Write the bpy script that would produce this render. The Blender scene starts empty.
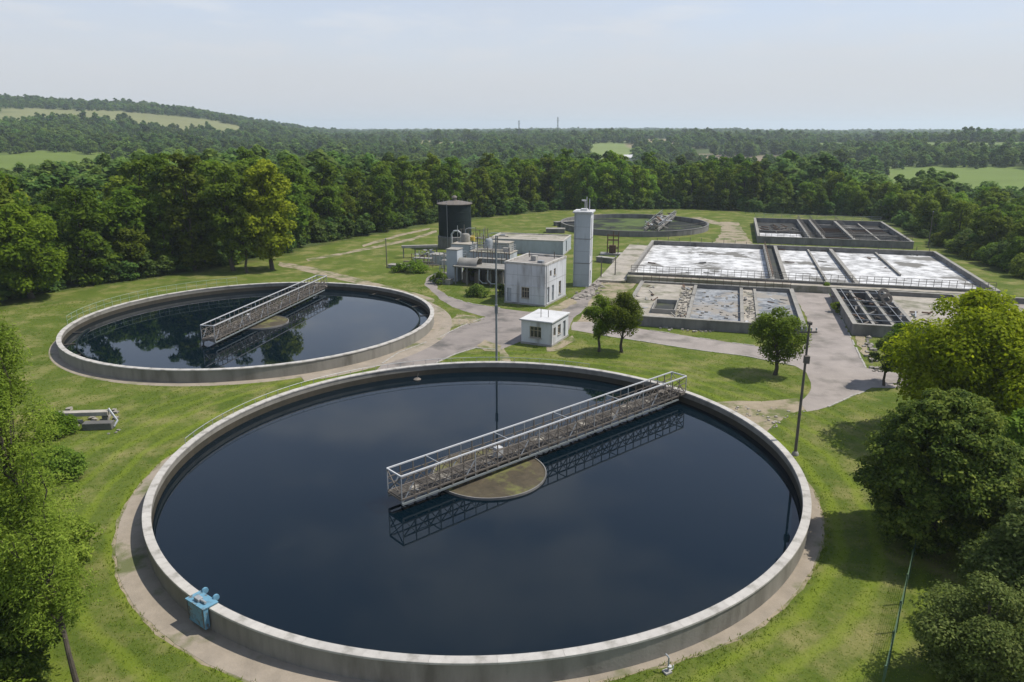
import bpy, math, random
import numpy as np
from mathutils import Vector, Matrix

random.seed(7)
RNG = np.random.default_rng(11)
PI = math.pi
scn = bpy.context.scene
col = scn.collection

# ------------------------------------------------------------------ camera, sky, sun, exposure
cam_data = bpy.data.cameras.new('camera')
cam_data.sensor_width = 36.0
cam_data.lens = 26.37
cam_data.clip_start = 0.5
cam_data.clip_end = 20000
cam = bpy.data.objects.new('camera', cam_data)
col.objects.link(cam)
cam.location = (0, 0, 21.44)
cam.rotation_euler = (PI / 2 - 0.2755, 0, 0)
scn.camera = cam

SUN_AZ = math.radians(8)      # measured from +X towards +Y
SUN_EL = math.radians(58)
world = bpy.data.worlds.new('World')
scn.world = world
world.use_nodes = True
wn, wl = world.node_tree.nodes, world.node_tree.links
bg = wn['Background']
sky = wn.new('ShaderNodeTexSky')
sky.sky_type = 'NISHITA'
sky.sun_disc = False
sky.sun_elevation = SUN_EL
sky.sun_rotation = PI / 2 - SUN_AZ
sky.altitude = 200
sky.air_density = 0.75
sky.dust_density = 0.4
sky.ozone_density = 2.6
# thin veil of high cloud over the whole sky
tc = wn.new('ShaderNodeTexCoord')
mp = wn.new('ShaderNodeMapping')
mp.inputs['Scale'].default_value = (1.0, 1.0, 3.0)
cn = wn.new('ShaderNodeTexNoise')
cn.inputs['Scale'].default_value = 3.2
cn.inputs['Detail'].default_value = 5
cn.inputs['Roughness'].default_value = 0.55
rmp = wn.new('ShaderNodeMapRange')
rmp.inputs['From Min'].default_value = 0.36
rmp.inputs['From Max'].default_value = 0.70
rmp.inputs['To Min'].default_value = 0.18
rmp.inputs['To Max'].default_value = 0.22
# the veil's thickness along the line of sight grows towards the horizon as 1 / sin(elevation)
sep = wn.new('ShaderNodeSeparateXYZ')
mxz = wn.new('ShaderNodeMath')
mxz.operation = 'MAXIMUM'
mxz.inputs[1].default_value = 0.02
dv = wn.new('ShaderNodeMath')
dv.operation = 'DIVIDE'
ex = wn.new('ShaderNodeMath')
ex.operation = 'POWER'
ex.inputs[0].default_value = math.exp(-1.0)
om = wn.new('ShaderNodeMath')
om.operation = 'SUBTRACT'
om.inputs[0].default_value = 1.0
mx = wn.new('ShaderNodeMix')
mx.data_type = 'RGBA'
wl.new(tc.outputs['Generated'], mp.inputs['Vector'])
wl.new(mp.outputs['Vector'], cn.inputs['Vector'])
wl.new(cn.outputs['Fac'], rmp.inputs['Value'])
wl.new(tc.outputs['Generated'], sep.inputs[0])
wl.new(sep.outputs['Z'], mxz.inputs[0])
wl.new(rmp.outputs['Result'], dv.inputs[0])
wl.new(mxz.outputs[0], dv.inputs[1])
wl.new(dv.outputs[0], ex.inputs[1])
wl.new(ex.outputs[0], om.inputs[1])
wl.new(om.outputs[0], mx.inputs['Factor'])
# thin cloud sheet overhead, laid out on a level plane
cz = wn.new('ShaderNodeMath')
cz.operation = 'ADD'
cz.inputs[1].default_value = 0.10
cdv = wn.new('ShaderNodeVectorMath')
cdv.operation = 'DIVIDE'
cmb = wn.new('ShaderNodeCombineXYZ')
wl.new(mxz.outputs[0], cz.inputs[0])
for k in range(3):
    wl.new(cz.outputs[0], cmb.inputs[k])
wl.new(tc.outputs['Generated'], cdv.inputs[0])
wl.new(cmb.outputs[0], cdv.inputs[1])
cl = wn.new('ShaderNodeTexNoise')
cl.inputs['Scale'].default_value = 1.9
cl.inputs['Detail'].default_value = 6
cl.inputs['Roughness'].default_value = 0.55
wl.new(cdv.outputs[0], cl.inputs['Vector'])
clr = wn.new('ShaderNodeMapRange')
clr.interpolation_type = 'SMOOTHSTEP'
clr.inputs['From Min'].default_value = 0.46
clr.inputs['From Max'].default_value = 0.68
clr.inputs['To Max'].default_value = 0.55
wl.new(cl.outputs['Fac'], clr.inputs['Value'])
cmx = wn.new('ShaderNodeMix')
cmx.data_type = 'RGBA'
cmx.inputs[7].default_value = (5.0, 5.4, 5.9, 1)
wl.new(clr.outputs['Result'], cmx.inputs['Factor'])
wl.new(sky.outputs['Color'], cmx.inputs[6])
wl.new(cmx.outputs[2], mx.inputs[6])
mx.inputs[7].default_value = (3.0, 3.06, 3.2, 1)
wl.new(mx.outputs[2], bg.inputs['Color'])
bg.inputs['Strength'].default_value = 0.15

sl = bpy.data.lights.new('sun', 'SUN')
sl.energy = 3.7
sl.angle = math.radians(0.6)
sl.color = (1.0, 0.945, 0.86)
sun = bpy.data.objects.new('sun', sl)
col.objects.link(sun)
sd = Vector((math.cos(SUN_EL) * math.cos(SUN_AZ), math.cos(SUN_EL) * math.sin(SUN_AZ), math.sin(SUN_EL)))
sun.rotation_euler = sd.to_track_quat('Z', 'Y').to_euler()
sun.location = (0, 0, 200)
scn.view_settings.view_transform = 'Standard'
scn.view_settings.look = 'None'
scn.view_settings.exposure = 0.52
scn.view_settings.gamma = 1.0
scn.view_settings.use_curve_mapping = False
scn.cycles.max_bounces = 12
scn.cycles.diffuse_bounces = 8
scn.cycles.glossy_bounces = 3
scn.cycles.transmission_bounces = 8
scn.cycles.transparent_max_bounces = 6
scn.cycles.volume_bounces = 1
scn.cycles.use_denoising = True
scn.cycles.caustics_reflective = False
scn.cycles.caustics_refractive = False

# ------------------------------------------------------------------ materials
MATS = {}
C1, R1 = (-1.94, 44.96), 20.0       # near round tank
C2, R2 = (-28.50, 81.90), 19.66     # second round tank
C3, R3 = (27.6, 171.0), 16.6        # derelict round tank


def nodes_of(name):
    m = bpy.data.materials.new(name)
    m.use_nodes = True
    nt = m.node_tree
    return m, nt, nt.nodes['Principled BSDF']


def surf(name, c1, c2, scale=1.0, rough=0.85, bump=0.0, bscale=None, c3=None, s3=0.25, t3=(0.55, 0.7), stretch=None, sharp=(0.3, 0.7),
         rand=0.0, metal=0.0, coord='Object', spec=0.3):
    """two-tone noise surface, optional third stain colour with a large noise mask"""
    m, nt, b = nodes_of(name)
    N, L = nt.nodes, nt.links
    tcn = N.new('ShaderNodeTexCoord')
    geo = N.new('ShaderNodeNewGeometry')
    vec = geo.outputs['Position'] if coord == 'World' else tcn.outputs['Object']
    mpn = N.new('ShaderNodeMapping')
    mpn.inputs['Scale'].default_value = stretch or (1, 1, 1)
    L.new(vec, mpn.inputs['Vector'])
    n1 = N.new('ShaderNodeTexNoise')
    n1.inputs['Scale'].default_value = scale
    n1.inputs['Detail'].default_value = 8
    n1.inputs['Roughness'].default_value = 0.65
    L.new(mpn.outputs['Vector'], n1.inputs['Vector'])
    r1 = N.new('ShaderNodeMapRange')
    r1.inputs['From Min'].default_value = sharp[0]
    r1.inputs['From Max'].default_value = sharp[1]
    L.new(n1.outputs['Fac'], r1.inputs['Value'])
    mix = N.new('ShaderNodeMix')
    mix.data_type = 'RGBA'
    mix.inputs[6].default_value = (*c1, 1)
    mix.inputs[7].default_value = (*c2, 1)
    L.new(r1.outputs['Result'], mix.inputs['Factor'])
    out = mix.outputs[2]
    if c3 is not None:
        n2 = N.new('ShaderNodeTexNoise')
        n2.inputs['Scale'].default_value = s3
        n2.inputs['Detail'].default_value = 6
        n2.inputs['Roughness'].default_value = 0.6
        mp2 = N.new('ShaderNodeMapping')
        mp2.inputs['Location'].default_value = (13.1, 7.7, 3.3)
        mp2.inputs['Scale'].default_value = stretch or (1, 1, 1)
        L.new(vec, mp2.inputs['Vector'])
        L.new(mp2.outputs['Vector'], n2.inputs['Vector'])
        r2 = N.new('ShaderNodeMapRange')
        r2.inputs['From Min'].default_value = t3[0]
        r2.inputs['From Max'].default_value = t3[1]
        L.new(n2.outputs['Fac'], r2.inputs['Value'])
        m3 = N.new('ShaderNodeMix')
        m3.data_type = 'RGBA'
        m3.inputs[7].default_value = (*c3, 1)
        L.new(out, m3.inputs[6])
        L.new(r2.outputs['Result'], m3.inputs['Factor'])
        out = m3.outputs[2]
    if rand > 0:
        oi = N.new('ShaderNodeObjectInfo')
        rr = N.new('ShaderNodeMapRange')
        rr.inputs['To Min'].default_value = 1 - rand
        rr.inputs['To Max'].default_value = 1 + rand
        L.new(oi.outputs['Random'], rr.inputs['Value'])
        hs = N.new('ShaderNodeHueSaturation')
        L.new(rr.outputs['Result'], hs.inputs['Value'])
        L.new(out, hs.inputs['Color'])
        out = hs.outputs['Color']
    L.new(out, b.inputs['Base Color'])
    b.inputs['Roughness'].default_value = rough
    b.inputs['Metallic'].default_value = metal
    b.inputs['Specular IOR Level'].default_value = spec
    if bump > 0:
        nb = N.new('ShaderNodeTexNoise')
        nb.inputs['Scale'].default_value = bscale or scale * 4
        nb.inputs['Detail'].default_value = 6
        L.new(vec, nb.inputs['Vector'])
        bm = N.new('ShaderNodeBump')
        bm.inputs['Strength'].default_value = bump
        bm.inputs['Distance'].default_value = 0.05
        L.new(nb.outputs['Fac'], bm.inputs['Height'])
        L.new(bm.outputs['Normal'], b.inputs['Normal'])
    MATS[name] = m
    return m


def leafmat(name, ca, cb, cc, trans=0.35, nscale=0.35, region=False):
    """leaf colour varies by clump, by leaf and by tree"""
    m, nt, b = nodes_of(name)
    N, L = nt.nodes, nt.links
    geo = N.new('ShaderNodeNewGeometry')
    tcn = N.new('ShaderNodeTexCoord')
    n1 = N.new('ShaderNodeTexNoise')
    n1.inputs['Scale'].default_value = nscale
    n1.inputs['Detail'].default_value = 3
    L.new(tcn.outputs['Object'], n1.inputs['Vector'])
    oi = N.new('ShaderNodeObjectInfo')
    add = N.new('ShaderNodeMath')
    add.operation = 'ADD'
    L.new(n1.outputs['Fac'], add.inputs[0])
    mu = N.new('ShaderNodeMath')
    mu.operation = 'MULTIPLY_ADD'
    L.new(geo.outputs['Random Per Island'], mu.inputs[0])
    mu.inputs[1].default_value = 0.5
    mu.inputs[2].default_value = -0.25
    L.new(mu.outputs[0], add.inputs[1])
    ramp = N.new('ShaderNodeValToRGB')
    e = ramp.color_ramp.elements
    e[0].position = 0.25
    e[0].color = (*ca, 1)
    e[1].position = 0.8
    e[1].color = (*cc, 1)
    e2 = ramp.color_ramp.elements.new(0.52)
    e2.color = (*cb, 1)
    L.new(add.outputs[0], ramp.inputs['Fac'])
    hs = N.new('ShaderNodeHueSaturation')
    mr = N.new('ShaderNodeMapRange')
    mr.inputs['To Min'].default_value = 0.86
    mr.inputs['To Max'].default_value = 1.50
    L.new(oi.outputs['Random'], mr.inputs['Value'])
    rn = N.new('ShaderNodeTexNoise')
    rn.inputs['Scale'].default_value = 0.013
    rn.inputs['Detail'].default_value = 4
    L.new(oi.outputs['Location'], rn.inputs['Vector'])
    rmr = N.new('ShaderNodeMapRange')
    rmr.inputs['From Min'].default_value = 0.32
    rmr.inputs['From Max'].default_value = 0.68
    rmr.inputs['To Min'].default_value = 0.68
    rmr.inputs['To Max'].default_value = 1.32
    L.new(rn.outputs['Fac'], rmr.inputs['Value'])
    vm = N.new('ShaderNodeMath')
    vm.operation = 'MULTIPLY'
    L.new(mr.outputs['Result'], vm.inputs[0])
    if region:
        L.new(rmr.outputs['Result'], vm.inputs[1])
    else:
        vm.inputs[1].default_value = 1.0
    L.new(vm.outputs[0], hs.inputs['Value'])
    m7 = N.new('ShaderNodeMath')
    m7.operation = 'MULTIPLY'
    m7.inputs[1].default_value = 7.31
    fr = N.new('ShaderNodeMath')
    fr.operation = 'FRACT'
    L.new(oi.outputs['Random'], m7.inputs[0])
    L.new(m7.outputs[0], fr.inputs[0])
    mh = N.new('ShaderNodeMapRange')
    mh.inputs['To Min'].default_value = 0.478
    mh.inputs['To Max'].default_value = 0.515
    L.new(fr.outputs[0], mh.inputs['Value'])
    L.new(mh.outputs['Result'], hs.inputs['Hue'])
    L.new(ramp.outputs['Color'], hs.inputs['Color'])
    b.inputs['Roughness'].default_value = 0.65
    b.inputs['Specular IOR Level'].default_value = 0.1
    L.new(hs.outputs['Color'], b.inputs['Base Color'])
    tr = N.new('ShaderNodeBsdfTranslucent')
    L.new(hs.outputs['Color'], tr.inputs['Color'])
    ms = N.new('ShaderNodeMixShader')
    ms.inputs['Fac'].default_value = trans
    L.new(b.outputs['BSDF'], ms.inputs[1])
    L.new(tr.outputs['BSDF'], ms.inputs[2])
    L.new(ms.outputs['Shader'], N['Material Output'].inputs['Surface'])
    MATS[name] = m
    return m


surf('concrete', (0.33, 0.32, 0.29), (0.24, 0.23, 0.21), 1.2, 0.9, 0.25, 9, c3=(0.13, 0.125, 0.11), s3=0.5, t3=(0.56, 0.75))
surf('wall_concrete', (0.25, 0.235, 0.20), (0.185, 0.172, 0.145), 0.9, 0.9, 0.2, 8, c3=(0.12, 0.112, 0.09), s3=0.7, t3=(0.5, 0.72), stretch=(1, 1, 0.22))
surf('coping', (0.44, 0.42, 0.38), (0.33, 0.31, 0.28), 1.5, 0.85, 0.2, 12, c3=(0.20, 0.19, 0.16), s3=1.1, t3=(0.52, 0.68), rand=0.05)
surf('apron', (0.30, 0.255, 0.20), (0.21, 0.18, 0.14), 0.8, 0.95, 0.3, 9, c3=(0.11, 0.12, 0.05), s3=0.35, t3=(0.56, 0.68), coord='World')
surf('asphalt', (0.245, 0.215, 0.19), (0.175, 0.155, 0.14), 0.35, 0.95, 0.2, 14, c3=(0.10, 0.092, 0.082), s3=0.3, t3=(0.50, 0.68), coord='World')
surf('lane', (0.30, 0.265, 0.235), (0.21, 0.185, 0.165), 0.4, 0.95, 0.2, 14, c3=(0.13, 0.118, 0.10), s3=0.28, t3=(0.51, 0.70), coord='World')
surf('dirt', (0.30, 0.25, 0.175), (0.20, 0.165, 0.11), 0.9, 0.97, 0.35, 8, c3=(0.10, 0.115, 0.035), s3=0.5, t3=(0.48, 0.6), coord='World')
surf('limewash', (0.56, 0.56, 0.55), (0.24, 0.238, 0.23), 0.55, 0.9, 0.15, 6, c3=(0.14, 0.135, 0.12), s3=0.17, t3=(0.52, 0.585), sharp=(0.42, 0.62), coord='World')
surf('wet_floor', (0.27, 0.28, 0.285), (0.105, 0.115, 0.125), 0.8, 0.9, 0.1, 8, c3=(0.235, 0.215, 0.185), s3=0.33, t3=(0.50, 0.58), sharp=(.4, .6), coord='World')
surf('pale_slab', (0.37, 0.335, 0.28), (0.22, 0.20, 0.165), 0.9, 0.95, 0.2, 8, c3=(0.13, 0.13, 0.08), s3=0.36, t3=(0.50, 0.66), coord='World')
surf('sludge', (0.016, 0.017, 0.015), (0.05, 0.048, 0.042), 0.5, 0.95, 0.2, 5, c3=(0.22, 0.215, 0.20), s3=0.14, t3=(0.58, 0.66), coord='World')
surf('dark_pit', (0.03, 0.034, 0.033), (0.055, 0.055, 0.05), 0.5, 0.95, 0.1, 6, c3=(0.06, 0.075, 0.025), s3=0.35, t3=(0.55, 0.7), coord='World')
surf('pond_weed', (0.035, 0.055, 0.014), (0.085, 0.12, 0.025), 0.35, 0.9, 0.3, 5, c3=(0.012, 0.015, 0.011), s3=0.10, t3=(0.46, 0.54), coord='World')
surf('old_wall', (0.22, 0.21, 0.195), (0.13, 0.125, 0.115), 0.8, 0.92, 0.3, 7, c3=(0.09, 0.088, 0.08), s3=0.5, t3=(0.5, 0.7), stretch=(1, 1, 0.4))
surf('old_coping', (0.30, 0.285, 0.25), (0.18, 0.17, 0.15), 0.9, 0.92, 0.3, 7, c3=(0.15, 0.145, 0.11), s3=0.4, t3=(0.54, 0.7), rand=0.1)
surf('white_render', (0.54, 0.55, 0.56), (0.42, 0.43, 0.44), 0.7, 0.85, 0.1, 8, c3=(0.27, 0.265, 0.255), s3=0.9, t3=(0.52, 0.70), stretch=(1, 1, 0.18))
surf('blue_grey_and_shade_render', (0.40, 0.43, 0.45), (0.31, 0.335, 0.35), 0.7, 0.88, 0.1, 8, c3=(0.2, 0.2, 0.2), s3=0.4, t3=(0.54, 0.72), stretch=(1, 1, 0.3))  # blue grey walls and doors; also the painted shade on the tower front
surf('roof_felt', (0.27, 0.25, 0.225), (0.20, 0.185, 0.165), 0.5, 0.95, 0.2, 10, c3=(0.13, 0.12, 0.11), s3=0.3, t3=(0.54, 0.7))
surf('roof_pale', (0.52, 0.52, 0.51), (0.42, 0.42, 0.41), 0.7, 0.8, 0.1, 10, c3=(0.28, 0.27, 0.25), s3=0.5, t3=(0.58, 0.72))
surf('galvanised', (0.33, 0.345, 0.35), (0.22, 0.23, 0.235), 3.0, 0.5, 0, metal=0.25, rand=0.1)
surf('white_steel', (0.48, 0.49, 0.49), (0.36, 0.36, 0.355), 2.0, 0.5, 0, c3=(0.30, 0.22, 0.15), s3=1.2, t3=(0.66, 0.74))
surf('dark_steel', (0.10, 0.095, 0.085), (0.16, 0.13, 0.10), 2.5, 0.7, 0, rand=0.15)
surf('rust', (0.13, 0.075, 0.045), (0.08, 0.055, 0.04), 2.0, 0.85, 0.2, 10)
surf('deck_board', (0.075, 0.066, 0.056), (0.04, 0.037, 0.034), 2.0, 0.9, 0.3, 12, c3=(0.28, 0.26, 0.22), s3=0.9, t3=(0.56, 0.64), rand=0.35, coord='World')
surf('feed_disc', (0.085, 0.068, 0.042), (0.042, 0.035, 0.022), 1.6, 0.95, 0.4, 8, c3=(0.12, 0.12, 0.04), s3=0.7, t3=(0.5, 0.64))
surf('green_black', (0.007, 0.014, 0.0135), (0.012, 0.020, 0.020), 0.6, 0.8, 0, spec=0.15, stretch=(1, 1, 0.2))
surf('blue_paint', (0.14, 0.30, 0.40), (0.10, 0.22, 0.30), 2.5, 0.5, 0, c3=(0.10, 0.085, 0.065), s3=3.0, t3=(0.52, 0.64))
surf('window_dark', (0.015, 0.018, 0.02), (0.03, 0.033, 0.035), 1.0, 0.12, 0, spec=0.6)
surf('frame_paint', (0.42, 0.36, 0.26), (0.30, 0.25, 0.18), 3.0, 0.7, 0)
surf('pole_steel', (0.22, 0.245, 0.245), (0.15, 0.165, 0.165), 1.5, 0.6, 0, metal=0.2)
surf('pole_wood', (0.13, 0.115, 0.095), (0.085, 0.075, 0.062), 2.0, 0.9, 0.3, 20)
surf('yellow_paint', (0.5, 0.36, 0.05), (0.4, 0.28, 0.05), 2.0, 0.6)
surf('rubble', (0.36, 0.33, 0.28), (0.22, 0.20, 0.17), 1.3, 0.95, 0.3, 8, rand=0.25)
surf('bark', (0.085, 0.07, 0.052), (0.05, 0.042, 0.032), 3.0, 0.95, 0.5, 12)
surf('pale_bark', (0.24, 0.23, 0.20), (0.15, 0.14, 0.12), 2.0, 0.9, 0.4, 12)
surf('algae', (0.060, 0.050, 0.034), (0.035, 0.032, 0.022), 1.5, 0.8, 0, stretch=(1, 1, .4))
surf('pale_green_steel', (0.30, 0.38, 0.30), (0.24, 0.30, 0.24), 2.0, 0.6)
surf('green_wire', (0.06, 0.11, 0.055), (0.045, 0.08, 0.045), 2.0, 0.6)
leafmat('leaf_wood', (0.064, 0.112, 0.010), (0.114, 0.182, 0.014), (0.18, 0.255, 0.022), .55, region=True)
leafmat('leaf_far', (0.050, 0.098, 0.022), (0.088, 0.152, 0.030), (0.145, 0.215, 0.045), 0.5, region=True)
leafmat('leaf_mid', (0.072, 0.118, 0.010), (0.118, 0.178, 0.014), (0.175, 0.24, 0.024), .55)
leafmat('leaf_yellow', (0.155, 0.215, 0.004), (0.265, 0.335, 0.006), (0.37, 0.43, 0.014), 0.6, 0.5)
leafmat('leaf_dark', (0.034, 0.060, 0.009), (0.072, 0.112, 0.015), (0.16, 0.20, 0.030), 0.45, 0.7)
leafmat('leaf_light', (0.080, 0.128, 0.014), (0.130, 0.195, 0.022), (0.20, 0.27, 0.040), 0.5, 0.5)
leafmat('leaf_spring', (0.098, 0.148, 0.008), (0.160, 0.222, 0.012), (0.235, 0.30, 0.022), 0.55, 0.5)
leafmat('leaf_grey', (0.052, 0.082, 0.016), (0.088, 0.128, 0.028), (0.145, 0.185, 0.050), 0.4, 0.7)
leafmat('blade', (0.105, 0.150, 0.013), (0.145, 0.195, 0.020), (0.20, 0.23, 0.035), 0.55, 0.08)


def water_mat(name, base, bump, scale, rough=0.03):
    m, nt, b = nodes_of(name)
    N, L = nt.nodes, nt.links
    b.inputs['Base Color'].default_value = (*base, 1)
    b.inputs['Roughness'].default_value = rough
    b.inputs['IOR'].default_value = 1.34
    b.inputs['Specular IOR Level'].default_value = 0.5
    geo = N.new('ShaderNodeNewGeometry')
    n1 = N.new('ShaderNodeTexNoise')
    n1.inputs['Scale'].default_value = scale
    n1.inputs['Detail'].default_value = 4
    L.new(geo.outputs['Position'], n1.inputs['Vector'])
    bm = N.new('ShaderNodeBump')
    bm.inputs['Strength'].default_value = bump
    bm.inputs['Distance'].default_value = 0.02
    L.new(n1.outputs['Fac'], bm.inputs['Height'])
    L.new(bm.outputs['Normal'], b.inputs['Normal'])
    MATS[name] = m


water_mat('tank_water', (0.0012, 0.0056, 0.0098), 0.06, 1.1, 0.025)


def ground_mat():
    m, nt, b = nodes_of('lawn_ground')
    N, L = nt.nodes, nt.links
    geo = N.new('ShaderNodeNewGeometry')

    def noise(scale, detail, rough=0.6, loc=(0, 0, 0), st=(1, 1, 1)):
        mpn = N.new('ShaderNodeMapping')
        mpn.inputs['Location'].default_value = loc
        mpn.inputs['Scale'].default_value = st
        L.new(geo.outputs['Position'], mpn.inputs['Vector'])
        n = N.new('ShaderNodeTexNoise')
        n.inputs['Scale'].default_value = scale
        n.inputs['Detail'].default_value = detail
        n.inputs['Roughness'].default_value = rough
        L.new(mpn.outputs['Vector'], n.inputs['Vector'])
        return n.outputs['Fac']

    def mr(v, a, c):
        r = N.new('ShaderNodeMapRange')
        r.inputs['From Min'].default_value = a
        r.inputs['From Max'].default_value = c
        L.new(v, r.inputs['Value'])
        return r.outputs['Result']

    def mix(f, a, c):
        x = N.new('ShaderNodeMix')
        x.data_type = 'RGBA'
        L.new(f, x.inputs['Factor'])
        for sock, v in ((x.inputs[6], a), (x.inputs[7], c)):
            if isinstance(v, tuple):
                sock.default_value = (*v, 1)
            else:
                L.new(v, sock)
        return x.outputs[2]

    c = mix(mr(noise(0.16, 6), 0.33, 0.66), (0.062, 0.092, 0.013), (0.116, 0.142, 0.024))
    c = mix(mr(noise(3.5, 6, 0.7, (3, 1, 0)), 0.35, 0.75), c, (0.060, 0.092, 0.014))
    c = mix(mr(noise(0.30, 8, 0.65, (9, 4, 0)), 0.47, 0.68), c, (0.190, 0.178, 0.065))
    c = mix(mr(noise(0.6, 8, 0.7, (2, 14, 0)), 0.64, 0.78), c, (0.20, 0.165, 0.10))
    vd = N.new('ShaderNodeVectorMath')
    vd.operation = 'DISTANCE'
    vd.inputs[1].default_value = (C1[0], C1[1], 0)
    wob = N.new('ShaderNodeMath')
    wob.operation = 'MULTIPLY_ADD'
    wob.inputs[1].default_value = 2.2
    L.new(noise(0.12, 3), wob.inputs[0])
    L.new(geo.outputs['Position'], vd.inputs[0])
    L.new(vd.outputs['Value'], wob.inputs[2])
    sn = N.new('ShaderNodeMath')
    sn.operation = 'SINE'
    k3 = N.new('ShaderNodeMath')
    k3.operation = 'MULTIPLY'
    k3.inputs[1].default_value = 3.4
    L.new(wob.outputs[0], k3.inputs[0])
    L.new(k3.outputs[0], sn.inputs[0])
    nearf = N.new('ShaderNodeMapRange')
    nearf.inputs['From Min'].default_value = 36
    nearf.inputs['From Max'].default_value = 22
    nearf.inputs['To Max'].default_value = 0.55
    L.new(vd.outputs['Value'], nearf.inputs['Value'])
    mw = N.new('ShaderNodeMath')
    mw.operation = 'MULTIPLY'
    L.new(mr(sn.outputs[0], 0.1, 1.0), mw.inputs[0])
    L.new(nearf.outputs['Result'], mw.inputs[1])
    c = mix(mw.outputs[0], c, (0.150, 0.195, 0.016))
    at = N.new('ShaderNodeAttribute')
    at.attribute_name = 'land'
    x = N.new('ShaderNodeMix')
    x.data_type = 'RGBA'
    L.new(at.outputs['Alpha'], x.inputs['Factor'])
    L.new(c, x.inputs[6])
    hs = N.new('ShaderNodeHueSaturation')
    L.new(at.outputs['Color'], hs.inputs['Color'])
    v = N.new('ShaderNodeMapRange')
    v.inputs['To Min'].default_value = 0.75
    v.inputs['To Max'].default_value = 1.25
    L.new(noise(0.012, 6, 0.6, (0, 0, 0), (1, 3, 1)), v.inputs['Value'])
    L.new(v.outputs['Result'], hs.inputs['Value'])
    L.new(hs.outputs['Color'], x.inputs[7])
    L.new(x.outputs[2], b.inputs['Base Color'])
    b.inputs['Roughness'].default_value = 0.95
    b.inputs['Specular IOR Level'].default_value = 0.1
    bm = N.new('ShaderNodeBump')
    bm.inputs['Strength'].default_value = 0.6
    bm.inputs['Distance'].default_value = 0.12
    L.new(noise(5.0, 6, 0.7), bm.inputs['Height'])
    L.new(bm.outputs['Normal'], b.inputs['Normal'])
    MATS['lawn_ground'] = m


ground_mat()


# ------------------------------------------------------------------ helpers
def tag(o, label=None, cat=None, group=None, kind=None):
    if label: o['label'] = label
    if cat: o['category'] = cat
    if group: o['group'] = group
    if kind: o['kind'] = kind
    return o


def empty(name, loc=(0, 0, 0), rz=0.0, label=None, cat=None, group=None):
    o = bpy.data.objects.new(name, None)
    col.objects.link(o)
    o.location = loc
    o.rotation_euler = (0, 0, rz)
    o.empty_display_size = 0.3
    return tag(o, label, cat, group)


def link(name, me, parent=None, loc=None, rz=None):
    o = bpy.data.objects.new(name, me)
    col.objects.link(o)
    if parent: o.parent = parent
    if loc is not None: o.location = loc
    if rz is not None: o.rotation_euler = (0, 0, rz)
    return o


class MB:
    """collects vertices and faces of one piece"""
    def __init__(self):
        self.v, self.f = [], []

    def add(self, vs, fs):
        n = len(self.v)
        self.v += [tuple(p) for p in vs]
        self.f += [tuple(i + n for i in q) for q in fs]
        return self

    def box(self, x0, x1, y0, y1, z0, z1):
        return self.add([(x0, y0, z0), (x1, y0, z0), (x1, y1, z0), (x0, y1, z0), (x0, y0, z1), (x1, y0, z1), (x1, y1, z1), (x0, y1, z1)],
                        [(0, 3, 2, 1), (4, 5, 6, 7), (0, 1, 5, 4), (1, 2, 6, 5), (2, 3, 7, 6), (3, 0, 4, 7)])

    def lathe(self, prof, n=32, cx=0, cy=0, a0=0.0, a1=2 * PI):
        full = abs(a1 - a0 - 2 * PI) < 1e-6
        k = n if full else n + 1
        vs, fs, m = [], [], len(prof)
        for i in range(k):
            a = a0 + (a1 - a0) * i / n
            vs += [(cx + r * math.cos(a), cy + r * math.sin(a), z) for r, z in prof]
        for i in range(n):
            j = (i + 1) % k
            fs += [(i * m + q, j * m + q, j * m + q + 1, i * m + q + 1) for q in range(m - 1)]
        return self.add(vs, fs)

    def tube(self, pts, r, n=8):
        pts = [Vector(p) for p in pts]
        rs = r if isinstance(r, (list, tuple)) else [r] * len(pts)
        vs, fs = [], []
        for i, p in enumerate(pts):
            d = (pts[min(i + 1, len(pts) - 1)] - pts[max(i - 1, 0)]).normalized()
            u = d.orthogonal().normalized() if i == 0 else (u - d * u.dot(d)).normalized()
            w = d.cross(u)
            vs += [p + (u * math.cos(2 * PI * k / n) + w * math.sin(2 * PI * k / n)) * rs[i] for k in range(n)]
        for i in range(len(pts) - 1):
            for k in range(n):
                fs.append((i * n + k, i * n + (k + 1) % n, (i + 1) * n + (k + 1) % n, (i + 1) * n + k))
        fs.append(tuple(range(n - 1, -1, -1)))
        fs.append(tuple((len(pts) - 1) * n + k for k in range(n)))
        return self.add(vs, fs)

    def mesh(self, mat, name='piece'):
        me = bpy.data.meshes.new(name)
        me.from_pydata(self.v, [], self.f)
        me.materials.append(MATS[mat])
        me.update()
        return me

    def build(self, name, mat, parent=None, loc=None, rz=None, smooth=False, bevel=0.0):
        me = self.mesh(mat, name)
        if smooth:
            me.polygons.foreach_set('use_smooth', [True] * len(me.polygons))
            me.set_sharp_from_angle(angle=math.radians(35))
        o = link(name, me, parent, loc, rz)
        if bevel:
            md = o.modifiers.new('bevel', 'BEVEL')
            md.width = bevel
            md.segments = 2
            md.limit_method = 'ANGLE'
        return o


UNIT = {}


def bar(parent, name, p0, p1, w, h, mat):
    """straight member of rectangular section from p0 to p1; all members of a material share one mesh"""
    if mat not in UNIT:
        UNIT[mat] = MB().box(-0.5, 0.5, -0.5, 0.5, -0.5, 0.5).mesh(mat, 'member')
    p0, p1 = Vector(p0), Vector(p1)
    d = p1 - p0
    o = link(name, UNIT[mat], parent)
    o.location = (p0 + p1) / 2
    o.rotation_euler = d.to_track_quat('X', 'Z').to_euler()
    o.scale = (d.length, w, h)
    return o


def copy_tree(o, parent=None):
    c = o.copy()
    col.objects.link(c)
    c.parent = parent
    for ch in [x for x in o.children]:
        copy_tree(ch, c)
    return c


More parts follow.
